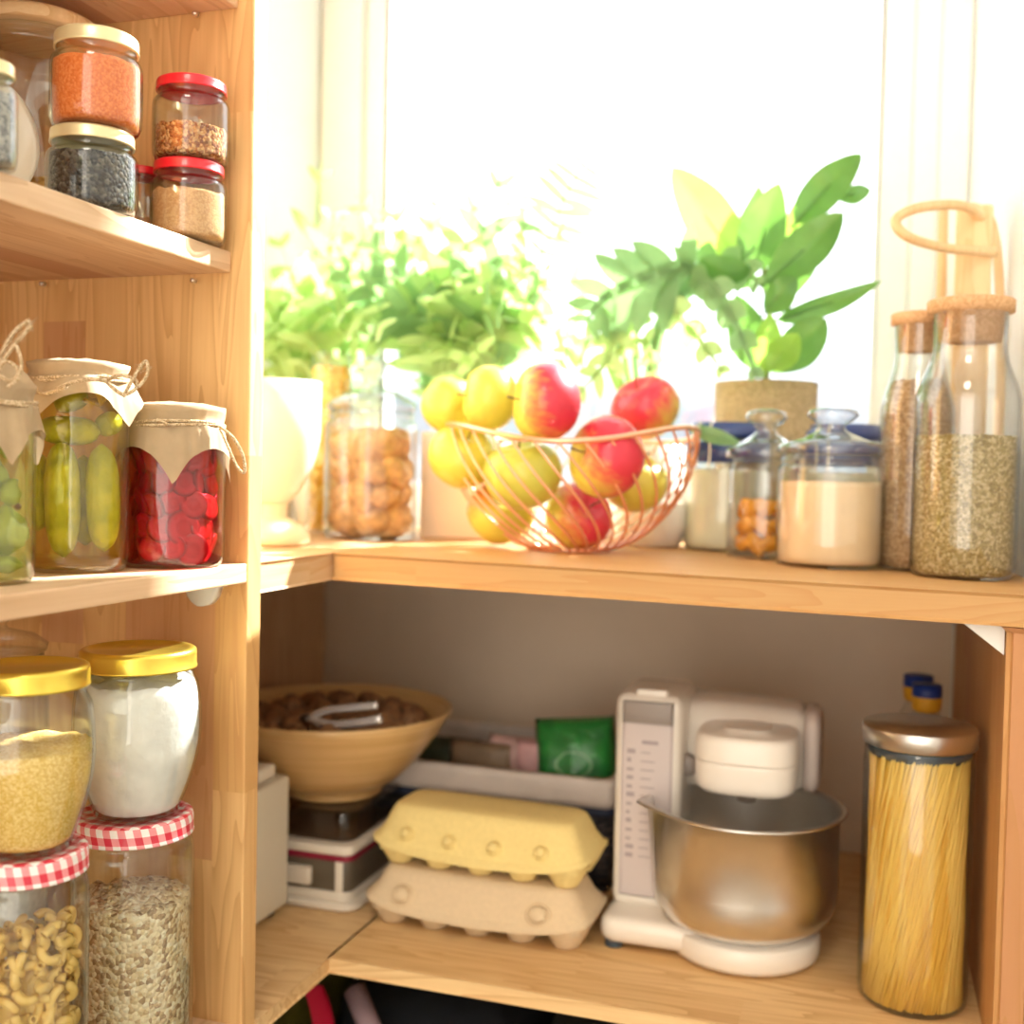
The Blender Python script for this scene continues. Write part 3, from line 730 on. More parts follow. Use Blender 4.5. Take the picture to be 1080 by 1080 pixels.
for i, (p, r, kind, amt, lab, ax, rot) in enumerate(AP):
    t = thing('apple', lab, 'apple', p, 'apples in the wire basket')
    R3 = Matrix.Rotation(radians(rot[2]), 3, 'Z') @ Matrix.Rotation(radians(rot[1]), 3, 'Y') @ Matrix.Rotation(radians(rot[0]), 3, 'X')
    t.rotation_euler = R3.to_euler()
    axl = R3.transposed() @ Vector(ax).normalized()
    prof = []
    for k in range(25):
        th = pi * k / 24
        rr = sin(th) * (1 + .10 * cos(th)); zz = cos(th) * .92
        zz -= .26 * math.exp(-(th / .33) ** 2); zz += .16 * math.exp(-((pi - th) / .3) ** 2)
        prof.append((max(rr * r * 1.03, 0), zz * r))
    b = MB(); b.lathe(prof, n=36, wob=lambda q_, z, a: (q_ * (1 + .02 * cos(5 * a) * (1 if z < 0 else .4)), z))
    m = apple_mat('apple_skin_%d' % i, (.68, .60, .09) if i != 4 else (.58, .60, .10), Rd if kind == 1 else Og, tuple(axl), amt * .6 + (.22 if kind == 1 else 0), i * 3.1)
    b.obj('skin', m, t)
    b = MB(); b.tube(bez((0, 0, r * .62), (.001, 0, r * .85), (.004, .001, r * 1.05), 5), [.0012, .001, .001, .001, .0012, .0016], 6); b.obj('stem', plain('apple_stem', (.16, .10, .04), .8), t)

# ------------------------------------------------------------------ objects on the window board
# white pot-like jug on a cream foot at the left
c, _ = sill(287, 578, 70); c = Vector((-.640, 1.105, zs(-.64)))
j = thing('footed_vessel', 'cream rounded vessel on a round foot beside the shelving upright', 'vessel', c)
s_ = depth(c) / FPX
b = MB(); b.lathe([(0, 0), (.040, 0), (.044, .003), (.044, .010), (.036, .022), (.020, .030), (0, .030)], n=40); b.obj('foot', plain('cream_enamel', (.90, .80, .58), .3, coat=.4), j)
b = MB(); b.lathe([(.018, .030), (.018, .040), (.020, .046)], n=30); b.obj('neck', plain('cream_enamel', (.9, .8, .58)), j)
zt = at(290, 402, 1.105).z - c.z
b = MB(); b.lathe([(0, .044), (.022, .047), (.034, .062), (.046, .085), (.053, .115), (.054, zt), (.0515, zt), (.050, .115), (.040, .08), (0, .055)], n=44); b.obj('bowl', plain('cream_white_enamel', (.92, .88, .74), .3, coat=.5, trans=.15), j)
c = Vector((-.735, 1.235, zs(-.735)))
jar('glass jar of brown nuts behind the cream footed vessel', c, .045, .13, PALEGOLD, .01, .085, speckle('brown_nuts', [(.50, .28, .10), (.68, .42, .18), (.36, .18, .06)], 90, .6, 1, .006), 'brown_nuts', 'brown nuts in the jar behind the footed vessel', 'nuts', side=.003)
# tall jar of yellow pasta
c, r = sill(342, 563, 46); c = Vector((-.700, 1.36, zs(-.70))); r = .030; zt = at(345, 372, 1.36).z - c.z
jar('tall slim jar of golden yellow pasta left of the cookie jar', c, r, zt, None, .01, zt * .92, speckle('golden_corn', [(.95, .62, .10), (.98, .72, .2), (.85, .48, .05)], 110, .6, 1, .005), 'golden_pasta', 'golden yellow pasta in the tall slim jar', 'pasta', side=.002, gl=GB)
# cookie jar
c, r = sill(390, 571, 98); zb_ = at(390, 432, c.y - r * .5).z - c.z
j = thing('cookie_jar', 'wide glass jar of small round cookies with glass lid, left of the apples', 'jar', c, 'glass jars on the window board')
PJ = outline(r, zb_, r * .90, .012, sh=.10, foot=.96)
b = MB(); glass_body(b, PJ, .0022, 48); b.obj('jar_body', GB, j)
b = MB(); b.lathe([(0, 0), (r * .93, 0), (r * .96, .004), (r * .93, .010), (r * .6, .022), (r * .2, .030), (.009, .036), (.010, .040), (.018, .050), (.019, .058), (.012, .066), (0, .068)], n=44); b.obj('glass_lid', GK, j, (0, 0, zb_))
CK = plain('ginger_cookie', (.66, .38, .15), .8, var=.35, scale=120, bs=.8, bd=.003)
va = atan2(-c.y, -c.x); k = 0; b = MB(); b.blob((0, 0, 0), .0248, (1, 1, .70), 22, .22, 2.2, 5); proto = b.obj('cookie', CK)
for row in range(5):
    for q_ in range(5):
        a = va + radians(-95 + q_ * 50 + (24 if row % 2 else 0)); rr = r - .0285
        zz = .024 + row * .030
        if zz > zb_ - .022: continue
        o = proto if k == 0 else proto.copy()
        if k: COL.objects.link(o)
        k += 1; o.location = c + Vector((rr * cos(a), rr * sin(a), zz)); o.rotation_euler = (rng.uniform(-1, 1), rng.uniform(-1.2, 1.2), rng.uniform(0, 6)); e = rng.uniform(.9, 1.1); o.scale = (e, e, e)
        tag(o, 'small round brown cookie in the wide glass jar', 'cookie', 'cookies in the glass jar')
b = MB(); b.lathe([(0, .004), (r * .4, .004), (r * .42, .02), (r * .42, zb_ * .8), (0, zb_ * .82)], n=30, wob=lambda q_, z, a: (q_ * (1 + .25 * noise.noise(Vector((cos(a) * 4, sin(a) * 4, z * 90)))), z))
tag(b.obj('cookie_pile', CK, None, c), 'cookies heaped in the middle of the wide glass jar', 'cookies', kind='stuff')
# cream box canister
p0 = at(440, 572, 1.34); Yq = 1.345; z0 = zs(-.5)
b = MB(); x0, x1 = at(441, 560, Yq).x, at(520, 560, Yq).x; zt = at(470, 455, Yq).z
b.rbox((x0, Yq, z0 + .0008), (x1, Yq + .09, zt), .006, rv=.003)
b.lathe([(.036, 0), (.037, .004), (.020, .008), (0, .008)], ((x0 + x1) / 2, Yq + .045, zt))
tag(b.obj('storage_canister', plain('cream_pink_enamel', (.86, .72, .58), .4, coat=.2), None), 'plain cream box canister behind the left side of the apple basket', 'canister')
# white cup and milk bottle right of basket
c, r = spot(690, 84, 1.425)
j = thing('bowl', 'white ceramic bowl standing right beside the apple basket', 'bowl', c); zt = at(690, 531, c.y - r * .3).z - c.z
b = MB(); b.lathe([(0, 0), (r * .60, 0), (r * .70, .004), (r * .92, zt * .45), (r, zt), (r * .97, zt + .001), (r * .88, zt * .45), (r * .6, .008), (0, .007)], n=48); b.obj('bowl_body', CERAMIC, j)
c = Vector((at(715, 560, 1.555).x, 1.555, zs(-.25))); zt = at(716, 474, 1.555).z - c.z
j = thing('bottle', 'small white bottle with a cream cap behind the ceramic bowl', 'bottle', c)
b = MB(); b.lathe([(0, 0), (.022, 0), (.024, .003), (.024, zt * .5), (.014, zt * .72), (.0125, zt * .8), (.0125, zt * .88)], n=30); b.obj('bottle_body', CERAMIC, j)
b = MB(); b.lathe([(.0145, zt * .86), (.0150, zt * .88), (.0150, zt), (0, zt)], n=24); b.obj('cap', plain('cream_cap', (.92, .86, .62), .4), j)
# clip jars with blue lids
BLUE = plain('dark_blue_lid', (.03, .06, .22), .3, coat=.4)
CREAMC = plain('cream_powder', (.80, .76, .58), .85, var=.06)
WIRE = plain('bright_wire', (.8, .72, .6), .25, 1.0)
def clipjar(px, Yj, w, pyt, lab, flab):
    c, r = spot(px, w, Yj); zt = at(px, pyt, c.y).z - c.z
    j, P = jar(lab, c, r, zt - .020, None, .01, (zt) * .64, CREAMC, 'cream_flour', flab, 'flour', 'blue lidded clip jars', nr=.93)
    b = MB(); b.lathe([(r * .985, -.030), (r * 1.01, -.029), (r * 1.01, -.006), (r * .985, -.005)], n=44); b.obj('blue_band', BLUE, j, (0, 0, zt - .018), label='dark blue band')
    b = MB(); b.lathe([(0, 0), (r * .97, 0), (r * 1.0, .003), (r * .99, .010), (r * .90, .014), (r * .86, .019), (0, .019)], n=44); b.obj('lid', BLUE, j, (0, 0, zt - .0185), label='dark blue lid')
    b = MB(); va = atan2(-c.y, -c.x) - .55
    for da in (-.16, .16):
        a = va + da; e = Vector((cos(a), sin(a), 0))
        b.tube(crv([e * (r * .95) + Vector((0, 0, zt)), e * (r * 1.08) + Vector((0, 0, zt - .012)), e * (r * 1.04) + Vector((0, 0, zt - .035)), e * (r * 1.10) + Vector((0, 0, zt - .055))]), .0014, 6)
    b.obj('wire_clip', WIRE, j)
    return c, r, zt
clipjar(766, 1.422, 88, 447, 'cream filled clip jar with blue lid behind the small candied peel jar', 'cream flour in the blue lidded jar at the left')
clipjar(890, 1.40, 82, 449, 'blue lidded clip jar behind the large powder jar', 'cream flour in the blue lidded jar at the right')
# glass lidded jars
def knobjar(px, Yj, w, pyl, pyt, knob, lab, lidw):
    c, r = spot(px, w, Yj); zl = at(px, pyl, c.y - r * .4).z - c.z; zt = at(px, pyt, c.y).z - c.z
    j = thing('glass_jar', lab, 'jar', c, 'glass jars on the window board')
    P = outline(r, zl, r * .93, .010, sh=.08, foot=.97)
    b = MB(); glass_body(b, P, .0022, 48); b.obj('jar_body', GB, j)
    L = zt - zl; R = lidw / 2 * depth(c) / FPX
    b = MB()
    b.lathe([(0, 0), (R * .95, 0), (R, .004), (R * .98, .010), (R * .6, L * .34), (knob * .55, L * .50), (knob * .45, L * .60), (knob * .8, L * .72), (knob, L * .82), (knob * .9, L * .93), (knob * .4, L), (0, L)], n=44)
    b.obj('glass_lid', GK, j, (0, 0, zl + .0005)); return c, r, P, zl
c, r, P, zl = knobjar(806, 1.325, 76, 484, 432, .0235, 'small clear jar of candied orange peel with round glass knob lid', 84)
OR = plain('candied_orange', (.95, .42, .02), .35, coat=.4, var=.2, scale=80, trans=.25)
b = MB(); b.blob((0, 0, 0), .0145, (1.25, .55, .8), 16, .35, 1.7, 2); proto = b.obj('candied_peel', OR); k = 0; va = atan2(-c.y, -c.x)
for row in range(3):
    for q_ in range(6 if row < 2 else 4):
        a = va + radians(-95 + q_ * 38 + row * 14); rr = r - .018; o = proto if k == 0 else proto.copy()
        if k: COL.objects.link(o)
        k += 1; o.location = c + Vector((rr * cos(a), rr * sin(a), .017 + row * .020)); o.rotation_euler = (rng.uniform(-1, 1), rng.uniform(-1, 1), a + pi / 2); o.scale = (.85,) * 3
        tag(o, 'orange piece of candied peel in the small clear jar', 'candied peel', 'candied peel pieces')
c, r, P, zl = knobjar(876, 1.252, 111, 480, 430, .027, 'large clear jar of beige powder with glass knob lid', 112)
f = filler(P, .0022, at(876, 508, c.y - r * .5).z - c.z, .0008)
tag(f.obj('beige_powder', plain('beige_sugar', (.83, .64, .40), .9, var=.04, scale=50), None, c), 'smooth beige cane sugar in the large knob lidded jar', 'sugar', kind='stuff')
# cork bottles
HERB = speckle('dried_herbs', [(.56, .44, .20), (.44, .34, .13), (.70, .58, .32), (.34, .25, .09)], 420, .9, 1, .003)
SPC = speckle('brown_spice', [(.42, .27, .14), (.52, .36, .2), (.33, .2, .1)], 420, .9, .8, .002)
def corkbottle(px, pyf, w, ptop, pcork, pneck, psh, wn, pfill, fm, fname, lab, flab):
    c, r = sill(px, pyf, w)
    Z = lambda py: at(px, py, c.y).z - c.z
    zt, zc, zn, zsx = Z(ptop), Z(pcork), Z(pneck), Z(psh); rn = wn / 2 * depth(c) / FPX
    P = [(0, 0), (r * .86, 0), (r * .95, .004), (r, .014), (r, zsx)] + [(rn + (r - rn) * (.5 + .5 * cos(pi * t)), zsx + (zn - zsx) * t) for t in [i / 8 for i in range(1, 9)]] + [(rn, zc + .001), (rn * 1.06, zc + .004)]
    j = thing('cork_bottle', lab, 'bottle', c, 'cork stoppered bottles'); b = MB(); glass_body(b, P, .0018, 48); b.obj('bottle_body', GB, j)
    b = MB(); b.lathe([(0, zc - .025), (rn * .84, zc - .025), (rn * .93, zc + .002), (rn * 1.17, zc + .003), (rn * 1.18, zt - .002), (rn * 1.12, zt), (0, zt)], n=36); b.obj('cork', CORK, j)
    f = filler(P, .0018, Z(pfill), .002, side=.0006); tag(f.obj(fname, fm, None, c), flab, 'spice', kind='stuff')
    return c, r
corkbottle(1014, 613, 106, 317, 334, 366, 428, 74, 460, HERB, 'dried_herbs', 'large cork stoppered bottle of dried green herbs at the right end', 'dried green brown herbs in the front cork bottle')
corkbottle(962, 604, 76, 331, 346, 376, 440, 50, 402, SPC, 'brown_spice', 'cork stoppered bottle of brown spice behind the herb bottle', 'brown ground spice in the rear cork bottle')
# bentwood / rattan holder
RAT = wood('pale_rattan', 2, (.80, .56, .30), (.86, .64, .38), (.7, .44, .2), stave=.3, red=0)
Yr = 1.36
rs = thing('rattan_stand', 'pale rattan stand with a flat slat and round loop behind the cork bottles', 'rattan stand', Vector((at(1020, 400, Yr).x, Yr, zs(.1))))
O = rs.location.copy(); zr = O.z
def wo(pts): return [Vector(p) - O for p in pts]
b = MB(); b.tube(wo(crv([at(1040, 233, Yr - .02), at(1015, 217, Yr - .06), at(970, 219, Yr - .11), at(945, 232, Yr - .12), at(958, 250, Yr - .12), at(1000, 262, Yr - .07), at(1050, 266, Yr - .03)], 8)), .0052, 10); b.obj('loop', RAT, rs)
b = MB(); xa, xb = at(1005, 300, Yr).x, at(1043, 300, Yr).x; za = at(1024, 222, Yr).z
b.rbox((xa - O.x, -.030, 0), (xb - O.x, -.018, za - zr), .004); b.obj('slat', RAT, rs)
b = MB(); b.tube(wo(crv([at(1012, 218, Yr + .01), at(1036, 222, Yr), at(1048, 245, Yr), at(1054, 300, Yr), at(1056, 380, Yr), Vector((at(1056, 420, Yr).x, Yr, zr + .004))], 8)), .0052, 10); b.obj('rod', RAT, rs)
b = MB(); b.tube(wo([at(995, 222, Yr + .03), at(993, 300, Yr + .03), Vector((at(992, 330, Yr + .03).x, Yr + .03, zr + .004))]), .0058, 10); b.obj('rod', RAT, rs)

# ------------------------------------------------------------------ plants
def leafmat(name, c1, c2, tr=.5, tc=(.5, .85, .08)):
    if name in MATS: return MATS[name]
    k = NT(name); n = k.noise(k.coord(), 30, 3)
    k.bsdf(k.ramp(n, [(.3, c1), (.7, c2)]), .4, 0, .5, .1, trans=tr, tcol=tc); MATS[name] = k.m; return k.m
LFIG = leafmat('fig_leaf', (.07, .20, .05), (.13, .30, .09), .32, (.24, .50, .08))
LFIGY = leafmat('young_fig_leaf', (.26, .48, .08), (.34, .56, .12), .48, (.50, .78, .12))
LFERN = leafmat('fern_frond', (.32, .50, .18), (.42, .60, .26), .50, (.56, .78, .30))
LFERND = leafmat('fern_frond_dark', (.16, .33, .14), (.24, .42, .20), .42, (.34, .56, .22))
LFERNY = leafmat('fern_frond_pale', (.36, .54, .18), (.46, .62, .25), .48, (.60, .80, .32))
def leaf(base, tip, w, sag=.15, fold=.25, roll=0, wavy=.08, parent=None, mat=None, name='leaf', shape=.42, O=None, petiole=0):
    base, tip = Vector(base), Vector(tip); ax = tip - base; L = ax.length; d = ax / L
    view = ((base + tip) / 2).normalized(); side = d.cross(view).normalized(); nr = side.cross(d).normalized()
    side, nr = side * cos(roll) + nr * sin(roll), nr * cos(roll) - side * sin(roll)
    O = O or Vector((0, 0, 0)); sd = random.random() * 50
    def fn(u, v):
        a = v; x = (u - .5) * 2
        wid = w / 2 * (sin(pi * a ** (math.log(.5) / math.log(1 - shape))) ** .72 if 0 < a < 1 else 0)
        c = base + ax * a + nr * (-sag * L * sin(pi * a))
        return c + side * (wid * x) + nr * (abs(x) * wid * fold + wavy * wid * sin(a * 11 + sd) * abs(x)) - O
    b = MB(); b.grid(fn, 8, 16)
    if petiole: b.tube([base - d * petiole - O, base - O, base + d * L * .5 - O - nr * sag * L], [.0018, .0016, .0008], 6)
    else: b.tube([base + ax * t + nr * (-sag * L * sin(pi * t)) - O for t in [i / 8 for i in range(8)]], [.0013 - .0001 * i for i in range(8)], 5)
    return b.obj(name, mat, parent, weld=False)
def pot(name, label, c, r, h, mat, foot=.8, rimt=.004):
    t = thing(name, label, 'plant', c)
    b = MB(); b.lathe([(0, 0), (r * foot, 0), (r * (foot + .02), .003), (r, h), (r - rimt, h), (r - rimt, h - .014), (0, h - .014)], n=44); b.obj('pot', mat, t)
    b = MB(); b.lathe([(0, h - .012), (r - rimt - .0005, h - .013)], n=30, wob=lambda q_, z, a: (q_, z + .002 * sin(7 * a))); b.obj('soil', plain('potting_soil', (.07, .045, .03), .95, var=.5, scale=200, bs=1), t)
    return t
# fiddle leaf fig
Yg = 1.522
cp = at(808, 405, Yg); rp = 54 * depth(cp) / FPX; zt = at(808, 402, Yg - rp * .5).z; cz = zs(cp.x)
WEAVE = speckle('woven_seagrass', [(.66, .50, .28), (.74, .58, .34), (.56, .41, .22)], 260, .85, 1, .003, stretch=(1, 1, 2.2))
fig = pot('potted_fiddle_leaf_fig', 'fiddle leaf fig in a woven tan pot in front of the window', Vector((cp.x, Yg, cz)), rp, zt - cz, WEAVE, .85)
FO = fig.location.copy()
b = MB(); b.tube([p - FO for p in crv([Vector((cp.x, Yg, zt - .02)), at(808, 392, Yg), at(812, 340, Yg), at(806, 290, Yg), at(812, 250, Yg), at(830, 225, Yg)])], [.005] * 10 + [.004] * 10 + [.003] * 11, 8); b.obj('stem', plain('fig_stem', (.22, .20, .08), .7), fig)
for (a, b_, w, Ya, Yb_, mt, sg, fo, ro, sh) in [
    ((787, 283), (708, 176), 56, 1.48, 1.50, LFIGY, .06, .2, .2, .55), ((795, 285), (822, 192), 52, 1.46, 1.46, LFIG, -.05, .3, -.2, .6),
    ((786, 288), (800, 195), 40, 1.50, 1.52, LFIG, .05, .3, .5, .6),
    ((838, 236), (909, 162), 40, 1.48, 1.42, LFIG, -.16, .3, -.1, .62), ((879, 207), (919, 201), 21, 1.52, 1.50, LFIG, -.12, .2, .2, .5),
    ((806, 300), (890, 224), 46, 1.44, 1.42, LFIG, -.08, .35, .1, .5), ((812, 318), (868, 240), 44, 1.50, 1.50, LFIG, .05, .2, -.3, .6),
    ((818, 338), (930, 296), 23, 1.46, 1.42, LFIG, -.14, .3, .2, .62), ((810, 392), (872, 336), 46, 1.46, 1.44, LFIG, -.08, .35, .2, .5),
    ((806, 393), (776, 310), 44, 1.47, 1.45, LFIG, -.06, .3, -.2, .55), ((812, 390), (842, 352), 34, 1.43, 1.42, LFIGY, -.05, .2, 0, .55),
    ((808, 392), (812, 330), 30, 1.44, 1.44, LFIGY, .05, .3, 0, .55), ((806, 330), (840, 292), 34, 1.45, 1.43, LFIG, .08, .3, .3, .5),
    ((830, 258), (862, 196), 30, 1.50, 1.52, LFIGY, .05, .3, .3, .5), ((800, 300), (738, 272), 34, 1.47, 1.43, LFIG, .14, .3, .3, .5)]:
    p0, p1 = at(*a, Ya), at(*b_, Yb_); leaf(p0, p1, w * depth(p0) / FPX, sg, fo, ro, .1, fig, mt, 'leaf', sh, FO, .006)

def frond(pts, nl, ll, lw, mat, parent, O, ang=60, roll=0, shape=.5, start=.15, taper=.55, spine=.0016, blade=0, curl=.12, seed=0):
    """lobed fern frond along a curve"""
    R = random.Random(seed); C = crv(pts, 8); b = MB(); m = len(C) - 1
    b.tube([p - O for p in C], [spine * (1.2 - .8 * i / m) for i in range(m + 1)], 6)
    for k in range(nl):
        t = start + (1 - start) * (k + .5) / nl; i = min(int(t * m), m - 1); c = C[i].lerp(C[i + 1], t * m - i)
        d = (C[min(i + 2, m)] - C[max(i - 1, 0)]).normalized(); view = c.normalized()
        side = d.cross(view).normalized(); nr = side.cross(d)
        side, nr = side * cos(roll) + nr * sin(roll), nr * cos(roll) - side * sin(roll)
        env = (1 - abs(2 * ((t - start) / (1 - start)) - .8) ** 2 * taper)
        for s in (-1, 1):
            L = ll * env * R.uniform(.85, 1.1); A = radians(ang + R.uniform(-8, 8)); dr = (d * cos(A) + side * (s * sin(A)) + nr * R.uniform(-.25, .25)).normalized()
            sd = d if abs(dr.dot(d)) < .95 else side; sv = (sd - dr * sd.dot(dr)).normalized(); W = lw * env
            cc_ = R.uniform(.6, 1.4) * curl
            def fn(u, v, c=c, dr=dr, L=L, sv=sv, W=W, nr=nr, cc_=cc_):
                x = (u - .5) * 2; wd = W / 2 * (.75 * (1 - v) ** .6 + .55 * sin(pi * min(v * .97 + .03, 1)) if v < 1 else 0)
                return c + dr * (L * v) + sv * (x * wd) - nr * (cc_ * L * v * v) - Vector((0, 0, .12 * L * v * v)) - O
            b.grid(fn, 3, 7)
    if blade:
        V = []
        def fb(u, v):
            i = min(int(v * m), m - 1); c = C[i].lerp(C[i + 1], v * m - i); d = (C[min(i + 1, m)] - C[max(i - 1, 0)]).normalized(); sd = d.cross(c.normalized()).normalized()
            return c + sd * ((u - .5) * 2 * blade * sin(pi * min(1, v * .9 + .1))) - O
        b.grid(fb, 2, 20)
    return b.obj('frond', mat, parent, weld=False)

def fern(label, base, r, h, specs, potm, Ys):
    t = pot('potted_fern', label, base, r, h, potm); O = t.location.copy(); top = base + Vector((0, 0, h))
    for i, (tip, mid, Yt, nl, ll, lw, mt, ang, roll) in enumerate(specs):
        p1 = at(*tip, Yt); pm = at(*mid, (Ys + Yt) / 2)
        frond([top - Vector((0, 0, .012)), (top + pm) / 2 + Vector((0, 0, .012)), pm, p1], nl, ll, lw, mt, t, O, ang, roll, seed=i + int(base.x * -100))
    return t
POTW = plain('white_glazed_pot', (.86, .85, .82), .3, coat=.3)
rr_ = random.Random(5)
# left fern
base = Vector((-.775, 1.50, zs(-.775)))
sp = []
for (tip, mid, Yt, mt) in [((276, 300), (300, 350), 1.36, LFERNY), ((272, 350), (300, 345), 1.30, LFERN), ((285, 392), (310, 352), 1.30, LFERN), ((300, 262), (320, 330), 1.45, LFERNY), ((338, 200), (330, 300), 1.50, LFERNY),
        ((350, 240), (345, 300), 1.42, LFERN), ((385, 250), (360, 300), 1.40, LFERN), ((400, 300), (370, 310), 1.38, LFERND), ((395, 345), (365, 330), 1.32, LFERN), ((320, 380), (330, 350), 1.30, LFERNY), ((290, 330), (315, 330), 1.42, LFERN), ((360, 330), (350, 320), 1.35, LFERN)]:
    sp.append((tuple(c_ + 1.22 * (q_ - c_) for q_, c_ in zip(tip, (335, 335))), mid, Yt, 6, .078, .026, mt, 44, rr_.uniform(-.4, .4)))
fern('leafy green fern spilling over in the far left window corner', base, .055, .12, sp, POTW, 1.46)
# middle fern
base = Vector((-.56, 1.53, zs(-.56)))
sp = []
for (tip, mid, Yt, mt) in [((400, 232), (440, 310), 1.46, LFERN), ((385, 290), (430, 320), 1.40, LFERND), ((430, 240), (450, 310), 1.50, LFERN), ((392, 350), (430, 340), 1.38, LFERN), ((460, 250), (465, 310), 1.44, LFERN), ((500, 235), (485, 300), 1.46, LFERN),
        ((545, 250), (500, 310), 1.46, LFERND), ((560, 300), (515, 320), 1.42, LFERN), ((590, 320), (530, 330), 1.42, LFERN), ((575, 345), (525, 345), 1.38, LFERN), ((520, 330), (500, 335), 1.36, LFERND), ((450, 370), (460, 350), 1.36, LFERN),
        ((420, 330), (445, 335), 1.36, LFERND), ((480, 300), (480, 330), 1.36, LFERN), ((410, 265), (440, 320), 1.42, LFERND), ((530, 290), (500, 330), 1.40, LFERN), ((475, 385), (475, 360), 1.34, LFERN), ((510, 385), (495, 360), 1.34, LFERN), ((575, 262), (520, 310), 1.46, LFERN), ((588, 300), (530, 330), 1.40, LFERND), ((582, 350), (530, 350), 1.38, LFERN), ((440, 218), (455, 300), 1.48, LFERN), ((520, 212), (500, 290), 1.48, LFERND)]:
    sp.append((tuple(c_ + 1.28 * (q_ - c_) for q_, c_ in zip(tip, (485, 325))), mid, Yt, 6, .080, .026, mt, 46, rr_.uniform(-.4, .4)))
t = fern('bushy green fern in a white pot left of centre on the window board', base, .062, .135, sp, POTW, 1.48)
# tall spiky fishbone fronds
TO = t.location.copy(); top = base + Vector((0, 0, .12))
for (pts, nl, ll, lw, mt, ang) in [
    ([top, at(540, 340, 1.50), at(575, 260, 1.50), at(600, 200, 1.50), at(631, 153, 1.50)], 10, .056, .012, LFERND, 75),
    ([top, at(520, 320, 1.52), at(545, 250, 1.52), at(556, 185, 1.52)], 9, .014, .010, LFERN, 40),
    ([top, at(440, 320, 1.50), at(455, 240, 1.50), at(462, 170, 1.50)], 8, .012, .008, LFERNY, 35),
    ([top, at(420, 330, 1.52), at(418, 240, 1.52), at(422, 168, 1.52)], 8, .010, .008, LFERN, 30),
    ([top, at(500, 300, 1.52), at(505, 210, 1.52), at(497, 172, 1.52)], 6, .008, .005, LFERND, 30),
    ([top, at(520, 300, 1.52), at(535, 220, 1.52), at(540, 170, 1.52)], 6, .010, .007, LFERN, 30)]:
    frond(pts, nl, ll, lw, mt, t, TO, ang, 0, start=.45, taper=.8, seed=3)
# large lobed fern drooping between the ferns and the fig
base = Vector((-.31, 1.53, zs(-.31)))
t = pot('potted_lobed_fern', 'broad lobed fern with drooping blue green fronds behind the apples', base, .055, .13, POTW); TO = t.location.copy(); top = base + Vector((0, 0, .125))
for (pts, nl, ll, lw, mt, ang, bl) in [
    ([top, at(700, 330, 1.48), at(730, 284, 1.44), at(690, 290, 1.42), at(640, 312, 1.40), at(618, 340, 1.38)], 8, .075, 0.026, LFERND, 62, .011),
    ([top, at(690, 360, 1.48), at(735, 300, 1.44), at(770, 330, 1.42), at(800, 402, 1.40)], 6, .035, 0.026, LFERND, 40, .010),
    ([top, at(660, 370, 1.48), at(690, 318, 1.44), at(730, 350, 1.42), at(765, 395, 1.40)], 6, .035, 0.023, LFERN, 42, .008),
    ([top, at(640, 380, 1.48), at(650, 340, 1.42), at(640, 380, 1.38), at(610, 415, 1.36)], 6, .04, .017, LFERN, 50, .006),
    ([top, at(640, 370, 1.48), at(610, 360, 1.42), at(590, 385, 1.38)], 5, .04, .015, LFERN, 50, .005),
    ([top, at(670, 340, 1.50), at(720, 290, 1.48), at(770, 280, 1.46), at(800, 300, 1.45)], 6, .04, 0.026, LFERND, 55, .008),
    ([top, at(650, 380, 1.48), at(680, 360, 1.44), at(690, 400, 1.42)], 5, .03, .015, LFERNY, 50, .005)]:
    frond(pts, nl, ll, lw, mt, t, TO, ang, 0, start=.32, taper=.5, blade=bl, spine=.002, seed=9)
# small sprig hanging over the blue lid
leaf(at(726, 452, 1.36), at(782, 468, 1.33), 16 * 1.4 / 1200, .1, .2, 0, .05, t, LFERND, 'leaf', .5, TO)

# ------------------------------------------------------------------ lower shelf
ZQ = -.5045 + .0006
# cream box at far left
b = thing('kitchen_appliance', 'cream box appliance at the far left of the lower board beside the scale', 'appliance', Vector((-.72, 1.08, ZQ))); BO = b.location.copy()
m = MB(); zt = at(303, 818, 1.14).z; m.rbox((-.115, -.11, .008), (.088, .066, zt - ZQ), .008, rv=.004); m.obj('housing', plain('cream_housing', (.80, .76, .64), .4), b)
m = MB(); m.rbox((.052, .015, zt - ZQ), (.078, .050, zt - ZQ + .016), .004); m.obj('button', PLASTIC, b)
for sx in (-.10, .07):
    for sy in (-.09, .045): m = MB(); m.lathe([(.009, 0), (.009, .0085)], (sx, sy, 0), 16); m.obj('foot', plain('dark_rubber', (.05, .07, .09), .6), b)
# kitchen device: stacked box
kx0, kx1, ky0 = -.700, at(368, 960, 1.165).x, 1.165
DARK = plain('dark_olive_plastic', (.13, .105, .075), .35)
b = thing('kitchen_scale', 'white and dark box shaped kitchen scale with maroon stripe under a clear tub', 'scale', Vector(((kx0 + kx1) / 2, 1.27, ZQ))); KO = b.location.copy()
Zk = lambda py: at(350, py, ky0).z - ZQ
hx = (kx1 - kx0) / 2 - .0
m = MB(); m.rbox((-hx - .004, -.115, 0), (hx + .010, .11, Zk(950)), .02, rv=.004); m.rbox((-hx, -.108, Zk(950)), (hx, .10, Zk(940)), .016, rv=.002); m.obj('base', PLASTIC, b)
m = MB(); m.rbox((-hx, -.105, Zk(940)), (hx, .10, Zk(908)), .012, rv=.001); m.obj('body', DARK, b)
m = MB(); m.rbox((-hx - .0005, -.1055, Zk(908)), (hx + .0005, .1005, Zk(902)), .012, rv=.0005); m.obj('stripe', plain('maroon', (.28, .01, .04), .4), b)
m = MB(); m.rbox((-hx - .002, -.107, Zk(902)), (hx + .002, .102, Zk(892)), .013, rv=.003); m.obj('lid', PLASTIC, b)
